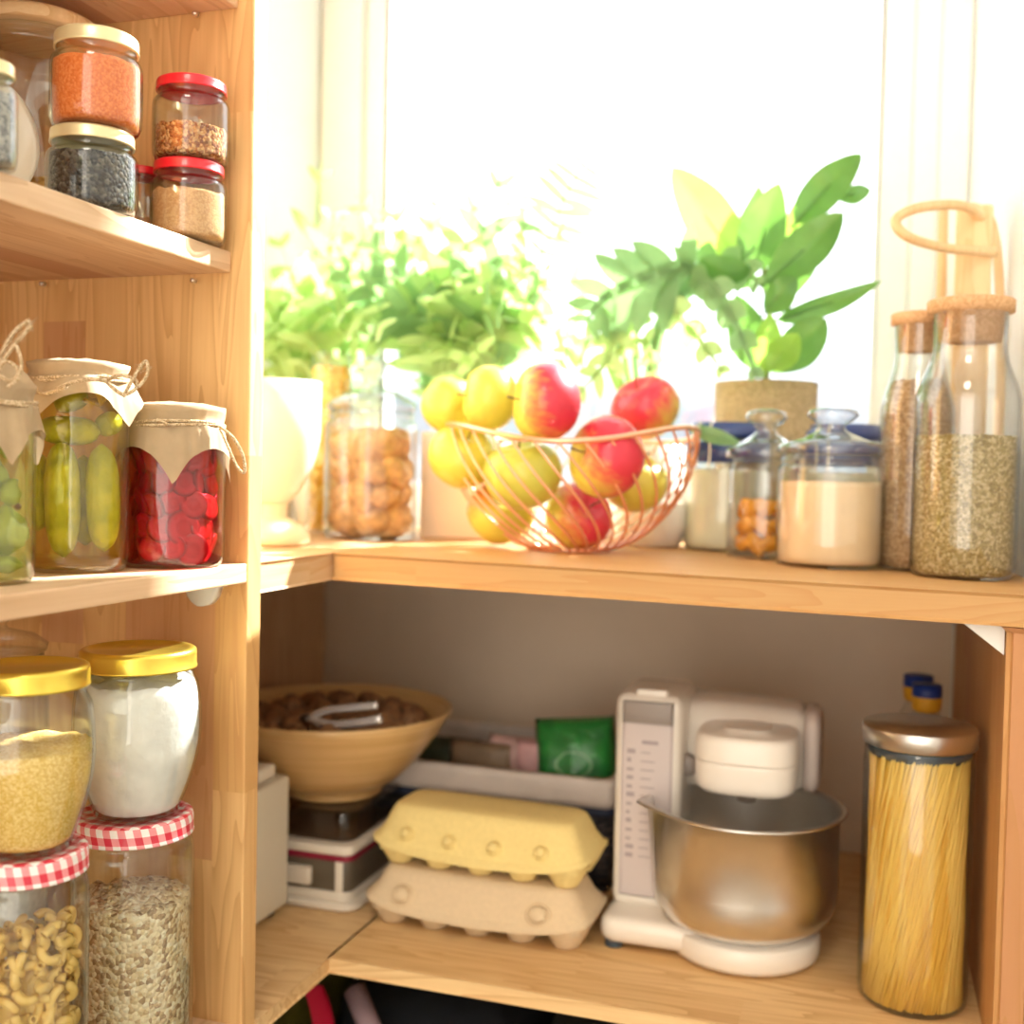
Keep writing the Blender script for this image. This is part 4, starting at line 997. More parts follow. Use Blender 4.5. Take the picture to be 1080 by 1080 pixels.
m = MB(); m.rbox((hx - .018, -.1075, Zk(940)), (hx - .008, -.104, Zk(908)), .002, rv=.0005); m.obj('corner_strip', PLASTIC, b)
m = MB(); m.rbox((-.040, -.1125, Zk(935)), (.020, -.103, Zk(916)), .0045, rv=.002); m.obj('display', plain('light_panel', (.75, .68, .58), .4), b)
zk = Zk(892)
m = MB(); zc = at(350, 842, 1.22).z - ZQ
m.rbox((-hx + .006, -.095, zk + .0005), (hx - .004, .09, zc - .002), .02, rv=.004)
to = m.obj('clear_tub', glass('smoky_plastic', (.66, .60, .54), (.5, .46, .42), 1.2), None, KO); tag(to, 'low clear plastic tub between the scale and the bamboo bowl', 'tub')
# bamboo bowl
Yc = 1.255; c = Vector((at(352, 838, Yc).x, Yc, 0)); d0 = depth(at(352, 790, Yc)); rb = 50 * d0 / FPX
zb0 = ZQ + zc + .000; c.z = zb0; RB = 124 * d0 / FPX; zt = at(352, 745, Yc).z; hb = zt - zb0
BAM = NT('spun_bamboo'); co = BAM.coord(); z_ = BAM.n('ShaderNodeSeparateXYZ'); BAM.l(co, z_.inputs[0])
cx_ = BAM.n('ShaderNodeCombineXYZ'); BAM.l(BAM.math('MULTIPLY', z_.outputs[2], 260), cx_.inputs[2]); BAM.l(BAM.math('MULTIPLY', z_.outputs[0], 3), cx_.inputs[0])
nn = BAM.noise(cx_.outputs[0], 1, 3); BAM.bsdf(BAM.ramp(nn, [(.3, (.58, .34, .12)), (.7, (.78, .52, .24))]), .35, coat=.25, bump=nn, bs=.15); BAM = BAM.m
bw = thing('bamboo_bowl', 'wide spun bamboo bowl full of walnuts on top of the scale', 'bowl', c)
m = MB(); pr = [(0, 0), (rb, 0), (rb * 1.02, .003), (rb * .98, .009)]
for i in range(1, 13):
    t_ = i / 12; pr.append((rb * .98 + (RB - rb * .98) * t_ ** .80, .009 + (hb - .009) * (t_ ** 1.25)))
inn = [(max(a - .004, 0), z + .004 if z < hb - .01 else z) for a, z in pr[3:]]
m.lathe(pr + [(RB - .002, hb + .002)] + list(reversed(inn)) + [(0, .012)], n=64); m.obj('bowl_body', BAM, bw)
WN = plain('walnut_shell', (.34, .17, .075), .6, var=.45, scale=90, bs=.9, bd=.003)
m = MB(); m.blob((0, 0, 0), .0185, (1, .88, .9), 22, .16, 3.5, 7); m.tube([(.0186 * cos(a), 0, .0170 * sin(a)) for a in [2 * pi * i / 30 for i in range(30)]], .0011, 5, closed=True); proto = m.obj('walnut', WN); k = 0
for ring, (rr, num) in enumerate([(.0, 1), (.038, 6), (.073, 12), (.100, 16)]):
    for q_ in range(num):
        a = 2 * pi * q_ / num + ring * .4
        if rr > RB - .022: continue
        o = proto if k == 0 else proto.copy()
        if k: COL.objects.link(o)
        k += 1; o.location = c + Vector((rr * cos(a), rr * sin(a), hb - .016 + rng.uniform(-.004, .004) - (.0 if ring < 3 else .003))); o.rotation_euler = (rng.uniform(0, 6), rng.uniform(0, 6), rng.uniform(0, 6))
        tag(o, 'brown walnut in its shell in the bamboo bowl', 'walnut', 'walnuts in the bamboo bowl')
m = MB(); m.lathe([(0, .014), (rb * .9, .02), (RB * .62, hb * .5), (RB * .74, hb * .62), (0, hb * .66)], n=40); tag(m.obj('walnut_pile', WN, None, c), 'walnuts heaped beneath the top layer in the bamboo bowl', 'walnuts', kind='stuff')
nc = thing('nutcracker', 'steel nutcracker with two bright handles lying on the walnuts', 'nutcracker', c + Vector((0, 0, hb + .004))); NO = nc.location.copy()
zn = hb
CHR = plain('bright_steel', (.92, .92, .92), .25, .6, coat=.5)
yy = Yc - .082
m = MB(); m.tube([p - NO for p in crv([at(325, 757, yy), at(345, 749, yy), at(375, 746, yy), at(398, 744, yy)])], [.003, .0035, .004, .0045] + [.0045] * 15, 10); m.obj('handle', CHR, nc)
m = MB(); m.tube([p - NO for p in crv([at(325, 757, yy), at(345, 764, yy - .006), at(375, 763, yy - .008), at(402, 758, yy - .010)])], [.004, .0045, .0045, .0045] + [.005] * 15, 10); m.obj('handle', CHR, nc)
m = MB(); m.blob((0, 0, 0), .008, (1.2, 1, .6), 14); m.obj('hinge', plain('dark_steel', (.2, .2, .2), .3, 1), nc, at(324, 757, yy) - NO)

# basket with liner
x0, x1 = -.625, -.290; y0, y1 = 1.315, 1.565; zr = at(520, 815, 1.315).z; 
bt = thing('wicker_basket', 'dark wicker basket lined with pale cloth behind the egg cartons', 'basket', Vector(((x0 + x1) / 2, (y0 + y1) / 2, ZQ))); BO = bt.location.copy(); hh = zr - ZQ
hx, hy = (x1 - x0) / 2, (y1 - y0) / 2
WK = speckle('dark_wicker', [(.06, .05, .05), (.11, .09, .085), (.03, .03, .04)], 150, .7, 1, .004, stretch=(1, 1, 2.5))
def ringbox(m, hx, hy, t, z0, z1, r=.02, flare=0, wv=0):
    V = []; n = 6
    def loop(hx, hy, z, j):
        L = []
        for q_, (sx, sy) in enumerate(((1, 1), (-1, 1), (-1, -1), (1, -1))):
            for i in range(n + 1):
                a = q_ * pi / 2 + i / n * pi / 2; x = sx * (hx - r) + r * cos(a); y = sy * (hy - r) + r * sin(a); L.append((x, y, z))
        out = []
        for i in range(len(L)):
            A, B = Vector(L[i]), Vector(L[(i + 1) % len(L)]); k = 8 if (B - A).length > .03 else 1
            for s_ in range(k):
                p = A.lerp(B, s_ / k)
                if wv: w_ = noise.noise(Vector((p.x * 40, p.y * 40, j * 2.3))); p = p + Vector((p.x / hx, p.y / hy, 0)) * wv * w_ * (j % 5 > 0); p.z += wv * .5 * noise.noise(Vector((p.x * 30, p.y * 30, 9 + j)))
                out.append(p)
        return out
    K = 5; loops = []
    for j in range(K): f = j / (K - 1); loops.append(loop(hx + flare * f, hy + flare * f, z0 + (z1 - z0) * f, j))
    for j in range(K): f = 1 - j / (K - 1); loops.append(loop(hx + flare * f - t, hy + flare * f - t, z0 + (z1 - z0) * f, j + K))
    m_ = len(loops[0]); V = [p for L in loops for p in L]; R = len(loops)
    F = [(j * m_ + i, j * m_ + (i + 1) % m_, ((j + 1) % R) * m_ + (i + 1) % m_, ((j + 1) % R) * m_ + i) for j in range(R) for i in range(m_)]
    m.add(V, F)
m = MB(); ringbox(m, hx - .012, hy - .012, .006, 0, hh - .004, flare=.008); m.box((-hx + .014, -hy + .014, 0), (hx - .014, hy - .014, .006)); m.obj('basket_body', WK, bt)
m = MB(); ringbox(m, hx - .003, hy - .003, .008, hh - .040, hh - .028); m.obj('navy_trim', plain('navy_trim', (.03, .04, .08), .6), bt)
m = MB(); ringbox(m, hx - .002, hy - .002, .012, hh - .030, hh + .003, wv=.0035); m.obj('cloth_liner', plain('pale_linen', (.78, .69, .62), .9, var=.10, scale=30, bs=.5), bt)
PK = plain('pink_packet', (.66, .42, .38), .5, var=.2, scale=30)
def packet(name, lo, hi, mat, lab, rz=0, tilt=0):
    m = MB(); cx, cy, cz_ = [(a + b_) / 2 for a, b_ in zip(lo, hi)]; sx, sy, sz = [(b_ - a) / 2 for a, b_ in zip(lo, hi)]
    for s_ in (-1, 1):
        m.grid(lambda u, v: Vector(((u - .5) * 2 * sx, s_ * sy * (sin(pi * u) ** .35 * sin(pi * v) ** .35 if 0 < u < 1 and 0 < v < 1 else 0) * (1 + .25 * noise.noise(Vector((u * 4, v * 4, cx * 30 + s_)))), (v - .5) * 2 * sz)), 14, 14)
    o = m.obj(name, mat, None, (cx, cy, cz_)); o.rotation_euler = (tilt, 0, rz); tag(o, lab, 'food packet'); return o
packet('food_packet', (-.60, 1.40, -.43), (-.50, 1.43, -.355), plain('dark_green_packet', (.08, .09, .05), .5, var=.4), 'dark green packet in the lined basket nearest the bamboo bowl')
packet('food_packet', (-.535, 1.38, -.42), (-.445, 1.41, -.352), plain('brown_packet', (.26, .17, .10), .5, var=.2), 'brown paper packet in the middle of the lined basket')
for a, b_, mt, lab in ((512, 566, PK, 'pink and grey packet standing in the lined basket'), (546, 572, plain('rose_packet', (.68, .38, .38), .5, var=.15, scale=50), 'narrow rose coloured packet beside the green bag')):
    pa, pb = at(a, 815, 1.39), at(b_, 783, 1.39); packet('food_packet', (pa.x, 1.375 if a > 520 else 1.39, pa.z - .04), (pb.x, 1.395 if a > 520 else 1.42, pb.z + .002), mt, lab)
pa, pb = at(566, 822, 1.385), at(650, 762, 1.385)
GK_ = NT('green_foil_bag'); gc = GK_.coord(); gx = GK_.n('ShaderNodeSeparateXYZ'); GK_.l(gc, gx.inputs[0])
gr = GK_.math('SQRT', GK_.math('ADD', GK_.math('POWER', gx.outputs[0], 2), GK_.math('MULTIPLY', GK_.math('POWER', gx.outputs[2], 2), 2.2)))
gn = GK_.noise(gc, 40, 4, .5)
band = GK_.math('COMPARE', GK_.math('ADD', gr, GK_.math('MULTIPLY', GK_.math('SUBTRACT', gn, .5), .012)), .022, .0018)
brn = GK_.math('LESS_THAN', GK_.math('ADD', gx.outputs[2], GK_.math('MULTIPLY', gn, .02)), -.022)
gcol = GK_.ramp(gn, [(.3, (.012, .15, .03)), (.7, (.03, .30, .05))])
GK_.bsdf(GK_.mix(brn, GK_.mix(GK_.math('MULTIPLY', band, .6), gcol, (.35, .60, .35)), (.30, .17, .10)), .4, coat=.25, bump=gn, bs=.8, bd=.006)
GRN = GK_.m
packet('food_bag', (pa.x, 1.36, pa.z - .03), (pb.x, 1.42, pb.z), GRN, 'bright green bag sticking out of the lined basket', rz=.1, tilt=-.15).rotation_euler[1] = -.10

# egg cartons
def carton(label, x0, x1, yf, yb, z0, hT, hL, mat, dims, dimr, rz=0, bow=.010):
    cxx, cyy = (x0 + x1) / 2, (yf + yb) / 2
    t = thing('egg_carton', label, 'egg carton', Vector((cxx, cyy, z0)), 'stacked egg cartons', rz); hx, hy = (x1 - x0) / 2, (yb - yf) / 2
    # tray: ten tapered cups below a flange
    m = MB()
    for i in range(5):
        for s in (-1, 1):
            c = (-hx * .80 + i * hx * .40, s * hy * .48, 0)
            m.lathe([(0, 0), (hx * .105, 0), (hx * .12, .003), (hx * .175, hT * .6), (hx * .215, hT)], c, 16)
    m.rbox((-hx * .96, -hy * .90, hT - .008), (hx * .96, hy * .90, hT + .0), .012, rv=.001); m.obj('tray', mat, t)
    # lid: superellipse frustum whose long edges bow down in the middle
    m = MB(); n = 96; rows = [(1.07, 0), (1.08, .004), (1.0, .006), (.985, .008), (.87, .42 * hL), (.75, .80 * hL), (.69, .94 * hL), (.62, hL), (.3, hL * 1.01), (0, hL * 1.01)]
    V = []
    for k, z in rows:
        for i in range(n):
            a = 2 * pi * i / n; e = .30; cx_, sy_ = cos(a), sin(a)
            x = math.copysign(abs(cx_) ** e, cx_) * hx; y = math.copysign(abs(sy_) ** e, sy_) * hy
            kx = 1 - (1 - k) * .45; ky = k
            if k > 1: kx = 1 + (k - 1) * .45
            f = z / hL; dz = -bow * (1 - (x / hx) ** 2) * (abs(y) / hy) * max(0, 1 - f) ** 1 if k > .8 else 0
            up = .004 * (abs(x) / hx) ** 4 * max(0, 1 - f)
            V.append((x * kx, y * ky, hT + z + dz + up))
    F = [(j * n + i, j * n + (i + 1) % n, (j + 1) * n + (i + 1) % n, (j + 1) * n + i) for j in range(len(rows) - 1) for i in range(n)]
    m.add(V, F); m.obj('lid', mat, t)
    for u in dims:
        fz = .40; zc = hT + hL * fz - bow * (1 - u * u) * .55
        m = MB(); m.lathe([(0, .0050), (dimr * .74, .0048), (dimr * .84, .0040), (dimr * .88, -.002), (dimr * 1.02, -.002), (dimr * 1.07, .0018), (dimr * 1.2, .0018), (dimr * 1.45, -.004)], n=28)
        o = m.obj('lid_dimple', mat, t, (u * hx, -hy * .885 - (.0022 if dimr < .008 else .0030), zc + .001)); o.rotation_euler = (radians(60), 0, 0); o.scale = (1.1, .95, 1)
    return t
PULPB = plain('beige_pulp', (.72, .56, .36), .9, var=.05, scale=220, bs=.25, bd=.001)
PULPY = plain('yellow_pulp', (.84, .66, .27), .9, var=.05, scale=220, bs=.25, bd=.001)
carton('beige cardboard egg carton with two round buttons, lying under the yellow one', -.535, -.283, 1.135, 1.245, ZQ, .026, .038, PULPB, (-.64, .60), .0095)
carton('yellow cardboard egg carton with four oval dimples, on top of the beige one', -.530, -.285, 1.14, 1.25, ZQ + .0655, .024, .042, PULPY, (-.66, -.24, .19, .62), .0062, radians(-2.0))

# ------------------------------------------------------------------ stand mixer
MX = plain('mixer_white', (.86, .79, .70), .3, coat=.35)
mx = thing('stand_mixer', 'white stand mixer with a steel bowl on the lower board', 'mixer', Vector((-.16, 1.22, ZQ))); MO = mx.location.copy()
def lo(p): return Vector(p) - MO
bc = Vector((at(784, 1000, 1.225).x, 1.225, ZQ)); lb = lo(bc); Rbs = 78 * depth(bc) / FPX
xl = at(632, 995, 1.18).x - MO.x
m = MB(); zb1 = at(680, 962, 1.20).z - MO.z
m.rbox((xl, -.050, .006), (xl + .115, .130, zb1), .018, rv=.010)
m.lathe([(0, .003), (Rbs * .97, .003), (Rbs, .008), (Rbs, .024), (Rbs * .97, .028), (0, .028)], lb, 56); m.obj('base', MX, mx)
for fx, fy in ((xl + .015, -.035), (xl + .10, -.035), (xl + .015, .11), (lb.x + .03, -.02)): m = MB(); m.lathe([(.010, 0), (.010, .007)], (fx, fy, 0), 14); m.obj('foot', plain('dark_rubber', (.05, .07, .09), .6), mx)
# column
Yk = 1.215; xc0, xc1 = at(646, 850, Yk).x - MO.x, at(715, 850, Yk).x - MO.x; zc0, zc1 = zb1 - .004, at(680, 733, Yk).z - MO.z
m = MB(); V = []
# column: profile in Y-Z with rounded top extruded along X
m.rbox((xc0, Yk - MO.y, zc0), (xc1 + .002, Yk - MO.y + .115, zc1), .012, rv=.012); m.obj('column', MX, mx)
GP = plain('grey_chart_panel', (.52, .45, .42), .5)
px0, px1 = at(655, 850, Yk).x - MO.x, at(708, 850, Yk).x - MO.x
m = MB(); zp0, zp1 = at(680, 945, Yk).z - MO.z, at(680, 742, Yk).z - MO.z
m.rbox((px0, Yk - MO.y - .0022, zp0), (px1, Yk - MO.y + .001, zp1 - .016), .004, rv=.0008)
o = m.obj('recipe_panel', plain('lilac_panel', (.60, .52, .50), .5), mx, label='lilac grey printed panel')
PRT = plain('panel_print', (.36, .30, .31), .6); pr_r = random.Random(2)
m = MB()
for i in range(13):
    zz = zp1 - .055 - i * .0095
    m.box((px0 + .006, Yk - MO.y - .0026, zz), (px0 + .006 + pr_r.uniform(.004, .009), Yk - MO.y - .0022, zz + pr_r.uniform(.002, .005)))
    m.box((px0 + .021, Yk - MO.y - .0026, zz + .001), (px0 + .021 + pr_r.uniform(.010, .018), Yk - MO.y - .0022, zz + .0022))
m.box((px0 + .022, Yk - MO.y - .0026, zp1 - .044), (px0 + .040, Yk - MO.y - .0022, zp1 - .040)); m.obj('print', PRT, o).matrix_parent_inverse = Matrix()
m = MB(); m.rbox((px0, Yk - MO.y - .0024, zp1 - .022), (px1, Yk - MO.y + .001, zp1 + .002), .004, rv=.0008); m.obj('dark_cap', plain('grey_cap', (.30, .25, .22), .35), mx, label='dark grey cap')
m = MB(); m.rbox((px0 + .012, Yk - MO.y + .006, zc1 - .003), (px1 - .008, Yk - MO.y + .030, zc1 + .005), .004, rv=.002); m.obj('release_button', MX, mx)
# arm
Ya = 1.255; za0, za1 = at(760, 838, Ya).z - MO.z, at(760, 741, Ya).z - MO.z; xa1 = at(846, 800, Ya).x - MO.x
m = MB(); K = 20; V = []
secs = [(xc1 - .012, 1), (xc1 + .03, 1), (xa1 - .03, .96), (xa1 - .010, .93), (xa1, .84)]
cz_, hz, cy_, hy_ = (za0 + za1) / 2, (za1 - za0) / 2, Ya - MO.y + .052, .052
for x, k in secs:
    for i in range(K):
        a = 2 * pi * i / K; V.append((x, cy_ + hy_ * k * math.copysign(abs(cos(a)) ** .5, cos(a)), cz_ + hz * k * math.copysign(abs(sin(a)) ** .5, sin(a))))
F = [(j * K + i, j * K + (i + 1) % K, (j + 1) * K + (i + 1) % K, (j + 1) * K + i) for j in range(len(secs) - 1) for i in range(K)] + [tuple(range(K)), tuple((len(secs) - 1) * K + i for i in range(K))]
m.add(V, F); m.obj('arm', MX, mx)
V = []; m = MB()
secs = [(xa1 + .001, .90), (xa1 + .012, .90), (xa1 + .017, .8)]
for x, k in secs:
    for i in range(K):
        a = 2 * pi * i / K; V.append((x, cy_ + hy_ * k * math.copysign(abs(cos(a)) ** .5, cos(a)), cz_ + hz * k * math.copysign(abs(sin(a)) ** .5, sin(a))))
m.add(V, [(j * K + i, j * K + (i + 1) % K, (j + 1) * K + (i + 1) % K, (j + 1) * K + i) for j in range(2) for i in range(K)] + [tuple(range(K)), tuple(2 * K + i for i in range(K))]); m.obj('end_cap', plain('beige_cap', (.66, .56, .50), .4), mx)
m = MB(); m.lathe([(0, 0), (.012, 0), (.012, .006), (.010, .009), (0, .009)], n=24); o = m.obj('speed_knob', plain('grey_cap', (.3, .25, .22)), mx, lo(at(725, 806, Ya - .004))); o.rotation_euler = (pi / 2, 0, 0)
# drive head
Yd = 1.19; dc = at(785, 810, Yd); rd = 55 * depth(dc) / FPX; z0_, z1_ = at(785, 842, Yd - rd * .6).z - MO.z, at(785, 783, Yd - rd * .6).z - MO.z
ld = Vector((dc.x - MO.x, 1.222 - MO.y, 0))
def sq(r, z, a): k = 1 / (abs(cos(a)) ** 3.2 + abs(sin(a)) ** 3.2) ** (1 / 3.2); return r * k, z
hz_ = z1_ - z0_
m = MB(); m.lathe([(0, z0_ - .004), (rd * .88, z0_ - .0035), (rd * .94, z0_ - .001), (rd * .97, z0_ + .004), (rd * .985, z0_ + .010), (rd * .995, z0_ + hz_ * .45), (rd * .995, z0_ + hz_ * .494), (rd * .982, z0_ + hz_ * .498), (rd * .982, z0_ + hz_ * .510), (rd, z0_ + hz_ * .514), (rd, z0_ + hz_ * .56), (rd, z1_ - .016), (rd * .99, z1_ - .009), (rd * .965, z1_ - .004), (rd * .92, z1_ - .001), (rd * .86, z1_), (rd * .52, z1_ + .0005), (rd * .49, z1_ + .003), (rd * .44, z1_ + .004), (0, z1_ + .004)], ld, 72, wob=sq)
m.obj('drive_cover', MX, mx)
m = MB(); m.lathe([(0, z0_ - .022), (.010, z0_ - .020), (.013, z0_ - .003)], ld, 20); m.obj('whisk_shaft', plain('grey_cap', (.3, .25, .22)), mx)
# bowl
rc = at(786, 847, 1.225); Rr = 104 * depth(rc) / FPX; zr = rc.z - MO.z; zb_ = .028
lbw = Vector((rc.x - MO.x, 1.225 - MO.y, 0)); H_ = zr - zb_
pr = [(0, zb_ + .001), (Rr * .55, zb_ + .001), (Rr * .68, zb_ + H_ * .03), (Rr * .80, zb_ + H_ * .09), (Rr * .88, zb_ + H_ * .17), (Rr * .92, zb_ + H_ * .27), (Rr * .93, zb_ + H_ * .4), (Rr * .93, zb_ + H_ * .97), (Rr * .98, zb_ + H_ * .985), (Rr, zb_ + H_), (Rr * .98, zb_ + H_ * 1.012), (Rr * .92, zb_ + H_)]
inn = [(Rr * .915, zb_ + H_ * .95), (Rr * .915, zb_ + H_ * .5), (Rr * .90, zb_ + H_ * .27), (Rr * .78, zb_ + H_ * .12), (Rr * .5, zb_ + .008), (0, zb_ + .008)]
va = radians(180)
def lip(r, z, a):
    if z > zb_ + H_ * .96:
        d = (a - radians(205) + pi) % (2 * pi) - pi; return r + .014 * math.exp(-(d / .16) ** 2) * (1 if r > Rr * .95 else .6), z + .003 * math.exp(-(d / .16) ** 2)
    return r, z
m = MB(); m.lathe(pr + inn, lbw, 72, wob=lip); m.obj('steel_bowl', STEEL, mx, label='brushed steel bowl')

# ------------------------------------------------------------------ spaghetti jar
c0 = at(962, 1076, 1.115); c = Vector((.040, 1.165, ZQ)); d0 = depth(c); r = 55 * d0 / FPX; zt = at(962, 765, c.y).z - ZQ
sj = thing('spaghetti_jar', 'tall glass jar of spaghetti with a steel lid at the right end', 'jar', c)
P = [(0, 0), (r * .9, 0), (r * .98, .004), (r, .012), (r, zt - .035), (r * .985, zt - .030), (r * .985, zt - .014)]
m = MB(); glass_body(m, P, .0022, 52); m.obj('jar_body', G, sj)
m = MB(); m.lathe([(r * 1.0, 0), (r * 1.045, .001), (r * 1.05, .016), (r * 1.02, .019), (0, .019)], n=52); m.obj('steel_lid', STEEL, sj, (0, 0, zt - .017))
m = MB(); m.lathe([(0, -.010), (r * .9, -.010), (r * .955, -.004), (r * .955, .0)], n=40); m.obj('seal', plain('dark_rubber', (.05, .07, .09), .6), sj, (0, 0, zt - .018))
m = MB(); Rs = random.Random(8); hs = at(962, 800, c.y - r).z - ZQ; va = atan2(-c.y, -c.x)
for k in range(260):
    a = Rs.uniform(0, 2 * pi) if k > 170 else va + Rs.uniform(-1.9, 1.9); a2 = a + Rs.uniform(.7, 1.6); rr = (r - .0045) * (1 - .12 * Rs.random() ** 2) if k < 200 else (r - .006) * Rs.uniform(.4, .85)
    rm_ = rr * Rs.uniform(.94, .985); z1 = hs + Rs.uniform(-.006, .004)
    m.tube([(rr * cos(a) * .99, rr * sin(a) * .99, .005), (rm_ * cos(a * .66 + a2 * .34), rm_ * sin(a * .66 + a2 * .34), z1 * .35), (rm_ * cos(a * .33 + a2 * .67), rm_ * sin(a * .33 + a2 * .67), z1 * .7), (rr * cos(a2), rr * sin(a2), z1)], .0012, 5)
m.lathe([(0, .005), (r * .82, .005), (r * .84, .02), (r * .84, hs - .008), (0, hs - .008)], n=30)
tag(m.obj('spaghetti', speckle('spaghetti', [(.90, .56, .10), (.86, .50, .08), (.93, .62, .15)], 60, .5, .1, .001, stretch=(1, 1, .1)), None, c), 'yellow spaghetti strands filling the tall jar', 'pasta', kind='stuff')
# little bottles behind with blue caps
for px, py, pb, lab in ((969, 712, 728, 'small bottle with blue and yellow cap, left of the pair behind the spaghetti'), (978, 722, 738, 'small bottle with blue and yellow cap, right of the pair behind the spaghetti')):
    Yq = 1.40 if px < 975 else 1.35; cc_ = at(px, py, Yq); h_ = cc_.z - ZQ; rr = 15 * depth(cc_) / FPX
    t = thing('bottle', lab, 'bottle', Vector((cc_.x, Yq, ZQ)), 'small blue capped bottles')
    m = MB(); m.lathe([(0, 0), (.030, 0), (.031, .004), (.031, h_ * .75), (.014, h_ * .88), (.012, h_ - .028)], n=28); m.obj('bottle_body', G, t)
    m = MB(); m.lathe([(.013, h_ - .030), (rr * .95, h_ - .028), (rr, h_ - .020), (rr, h_ - .013)], n=28); m.obj('yellow_collar', plain('yellow_plastic', (.80, .42, .03), .4), t, label='yellow collar')
    m = MB(); m.lathe([(rr, h_ - .013), (rr * 1.02, h_ - .010), (rr, h_), (0, h_)], n=28); m.obj('blue_cap', plain('blue_plastic', (.01, .04, .25), .4), t, label='dark blue cap')

# ------------------------------------------------------------------ under the lower board
ZD = -.90 + .0006
def softbox(name, lo_, hi_, mat, lab, cat, amp=.012, rz=0):
    m = MB(); cx, cy = (lo_[0] + hi_[0]) / 2, (lo_[1] + hi_[1]) / 2; hx, hy, h = (hi_[0] - lo_[0]) / 2, (hi_[1] - lo_[1]) / 2, hi_[2] - lo_[2]
    n = 40; V = []; rows = [(0, 0), (.85, 0), (.98, .03), (1, .15), (1, .5), (.98, .8), (.9, .95), (.6, 1), (0, 1)]
    for k, z in rows:
        for i in range(n):
            a = 2 * pi * i / n; x = math.copysign(abs(cos(a)) ** .45, cos(a)); y = math.copysign(abs(sin(a)) ** .45, sin(a)); w_ = noise.noise(Vector((x * 2, y * 2, z * 3 + lo_[0] * 9))) * amp * (z > 0)
            V.append((x * k * hx + w_, y * k * hy + w_, z * h + w_ * (z > .5)))
    m.add(V, [(j * n + i, j * n + (i + 1) % n, (j + 1) * n + (i + 1) % n, (j + 1) * n + i) for j in range(len(rows) - 1) for i in range(n)])
    o = m.obj(name, mat, None, (cx, cy, lo_[2])); o.rotation_euler = (0, 0, rz); return tag(o, lab, cat)
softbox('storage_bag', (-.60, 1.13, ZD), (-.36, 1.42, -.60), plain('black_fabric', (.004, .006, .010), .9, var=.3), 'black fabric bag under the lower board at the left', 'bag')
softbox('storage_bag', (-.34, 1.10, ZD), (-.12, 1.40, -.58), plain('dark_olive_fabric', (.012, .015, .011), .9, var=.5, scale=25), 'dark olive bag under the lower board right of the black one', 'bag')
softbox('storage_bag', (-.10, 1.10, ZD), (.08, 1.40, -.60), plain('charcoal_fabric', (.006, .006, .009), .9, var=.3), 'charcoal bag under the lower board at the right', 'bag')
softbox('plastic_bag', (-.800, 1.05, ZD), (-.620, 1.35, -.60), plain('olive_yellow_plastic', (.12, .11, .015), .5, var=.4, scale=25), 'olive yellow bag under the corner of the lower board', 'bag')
m = MB(); Yq = 1.10
m.grid(lambda u, v: crv([at(328, 1040, Yq), at(336, 1062, Yq), at(341, 1090, Yq), at(343, 1130, Yq)], 6)[min(18, int(v * 18))] + Vector(((u - .5) * .024, .002 * sin(u * 3), 0)), 2, 18)
m.grid(lambda u, v: crv([at(328, 1040, Yq), at(336, 1062, Yq), at(341, 1090, Yq), at(343, 1130, Yq)], 6)[min(18, int(v * 18))] + Vector(((u - .5) * .024, .005 + .002 * sin(u * 3), 0)), 2, 18)
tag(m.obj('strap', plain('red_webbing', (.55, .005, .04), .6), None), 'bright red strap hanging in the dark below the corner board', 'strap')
m = MB(); pa, pb = at(374, 1044, 1.12), at(405, 1120, 1.08); m.tube([pa, pb], .0125, 14)
tag(m.obj('rolled_paper', plain('mauve_paper', (.30, .20, .22), .7)), 'mauve paper roll leaning under the lower board', 'roll')

# ------------------------------------------------------------------ light
w = bpy.data.worlds.new('daylight'); S.world = w; w.use_nodes = True; nt = w.node_tree; nt.nodes.clear()
out = nt.nodes.new('ShaderNodeOutputWorld'); bg = nt.nodes.new('ShaderNodeBackground'); tc = nt.nodes.new('ShaderNodeTexCoord'); sx = nt.nodes.new('ShaderNodeSeparateXYZ')
nt.links.new(tc.outputs['Generated'], sx.inputs[0])
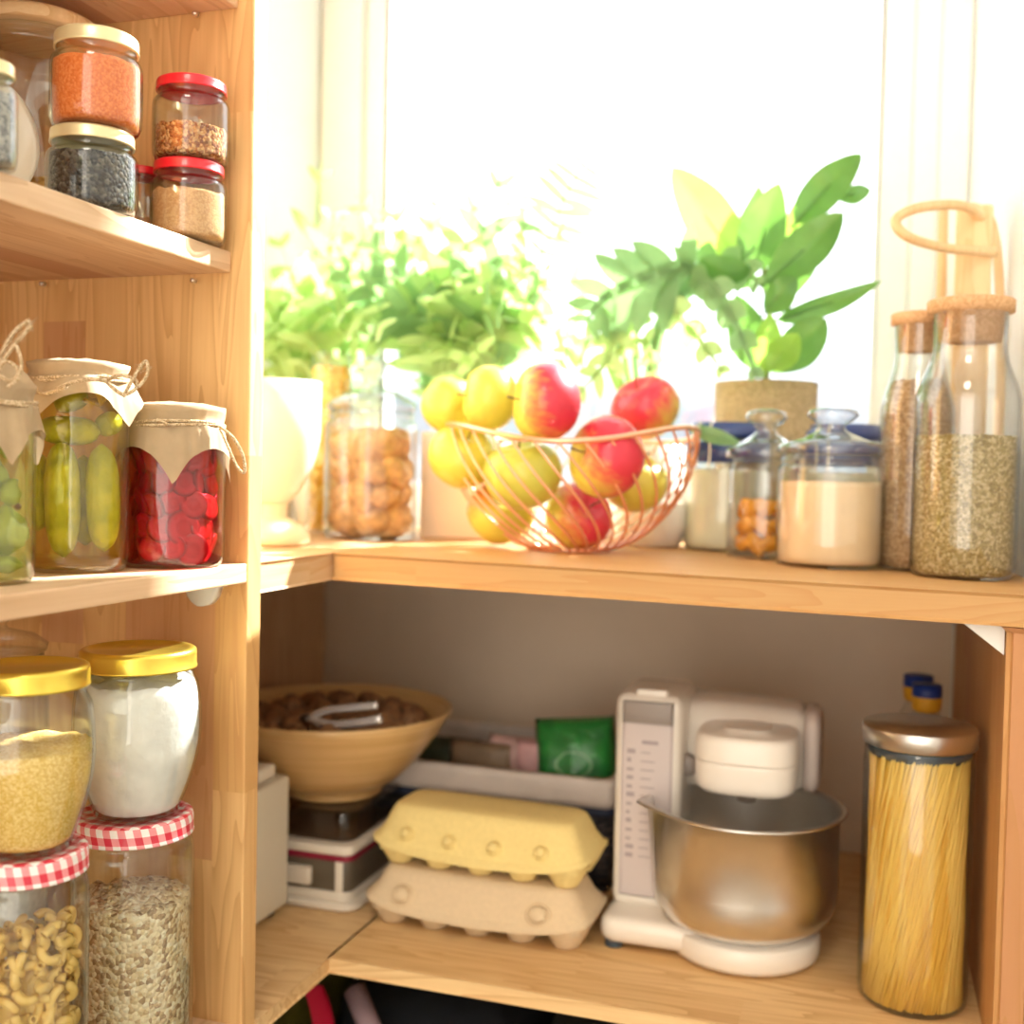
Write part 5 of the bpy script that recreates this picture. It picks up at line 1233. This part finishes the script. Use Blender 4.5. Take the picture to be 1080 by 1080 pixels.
# outdoors (+Y) a bright hazy sky; the room side (-Y) much dimmer and warmer
mr = nt.nodes.new('ShaderNodeMapRange'); mr.inputs['From Min'].default_value = -.15; mr.inputs['From Max'].default_value = .25; nt.links.new(sx.outputs[1], mr.inputs['Value'])
sky = nt.nodes.new('ShaderNodeValToRGB'); mz = nt.nodes.new('ShaderNodeMapRange'); mz.inputs['From Min'].default_value = -.15; mz.inputs['From Max'].default_value = .25; nt.links.new(sx.outputs[2], mz.inputs['Value']); nt.links.new(mz.outputs[0], sky.inputs[0])
e = sky.color_ramp.elements; e[0].position = .1; e[0].color = (.19, .215, .24, 1); e[1].position = .70; e[1].color = (.93, .97, 1, 1)
e2 = e.new(.52); e2.color = (.225, .242, .265, 1)
mixn = nt.nodes.new('ShaderNodeMix'); mixn.data_type = 'RGBA'; nt.links.new(mr.outputs[0], mixn.inputs[0])
mixn.inputs[6].default_value = (1.75, 1.60, 1.38, 1)
sc = nt.nodes.new('ShaderNodeMix'); sc.data_type = 'RGBA'; sc.blend_type = 'MULTIPLY'; sc.inputs[0].default_value = 1; nt.links.new(sky.outputs[0], sc.inputs[6]); sc.inputs[7].default_value = (1, 1, 1, 1)
ml = nt.nodes.new('ShaderNodeVectorMath'); ml.operation = 'SCALE'; ml.inputs['Scale'].default_value = 1.75; nt.links.new(sky.outputs[0], ml.inputs[0])
nt.links.new(ml.outputs[0], mixn.inputs[7]); nt.links.new(mixn.outputs[2], bg.inputs[0]); bg.inputs[1].default_value = 1.0
nt.links.new(bg.outputs[0], out.inputs[0])
# sun through the window from the right
sun = bpy.data.lights.new('sun', 'SUN'); sun.energy = 13; sun.angle = radians(1.2); sun.color = (1, .97, .92)
so = bpy.data.objects.new('sun', sun); COL.objects.link(so)
so.rotation_euler = Vector((-.58, -1, -.93)).to_track_quat('-Z', 'Y').to_euler(); so.location = (2, 4, 3)
# added warm fill light, out of view above and behind the camera
la = bpy.data.lights.new('added_fill_light', 'AREA'); la.shape = 'DISK'; la.size = .5; la.energy = 4; la.color = (1, .88, .72)
lo_ = bpy.data.objects.new('added_fill_light', la); COL.objects.link(lo_); lo_.location = (-.1, -.5, 1.45)
lo_.rotation_euler = (Vector((-.3, 1.2, -.4)) - lo_.location).to_track_quat('-Z', 'Y').to_euler()

vs = S.view_settings; vs.view_transform = 'Standard'; vs.look = 'None'; vs.gamma = 1; vs.use_curve_mapping = False; vs.exposure = 1.12
S.cycles.transparent_max_bounces = 32; S.cycles.max_bounces = 10; S.cycles.diffuse_bounces = 5
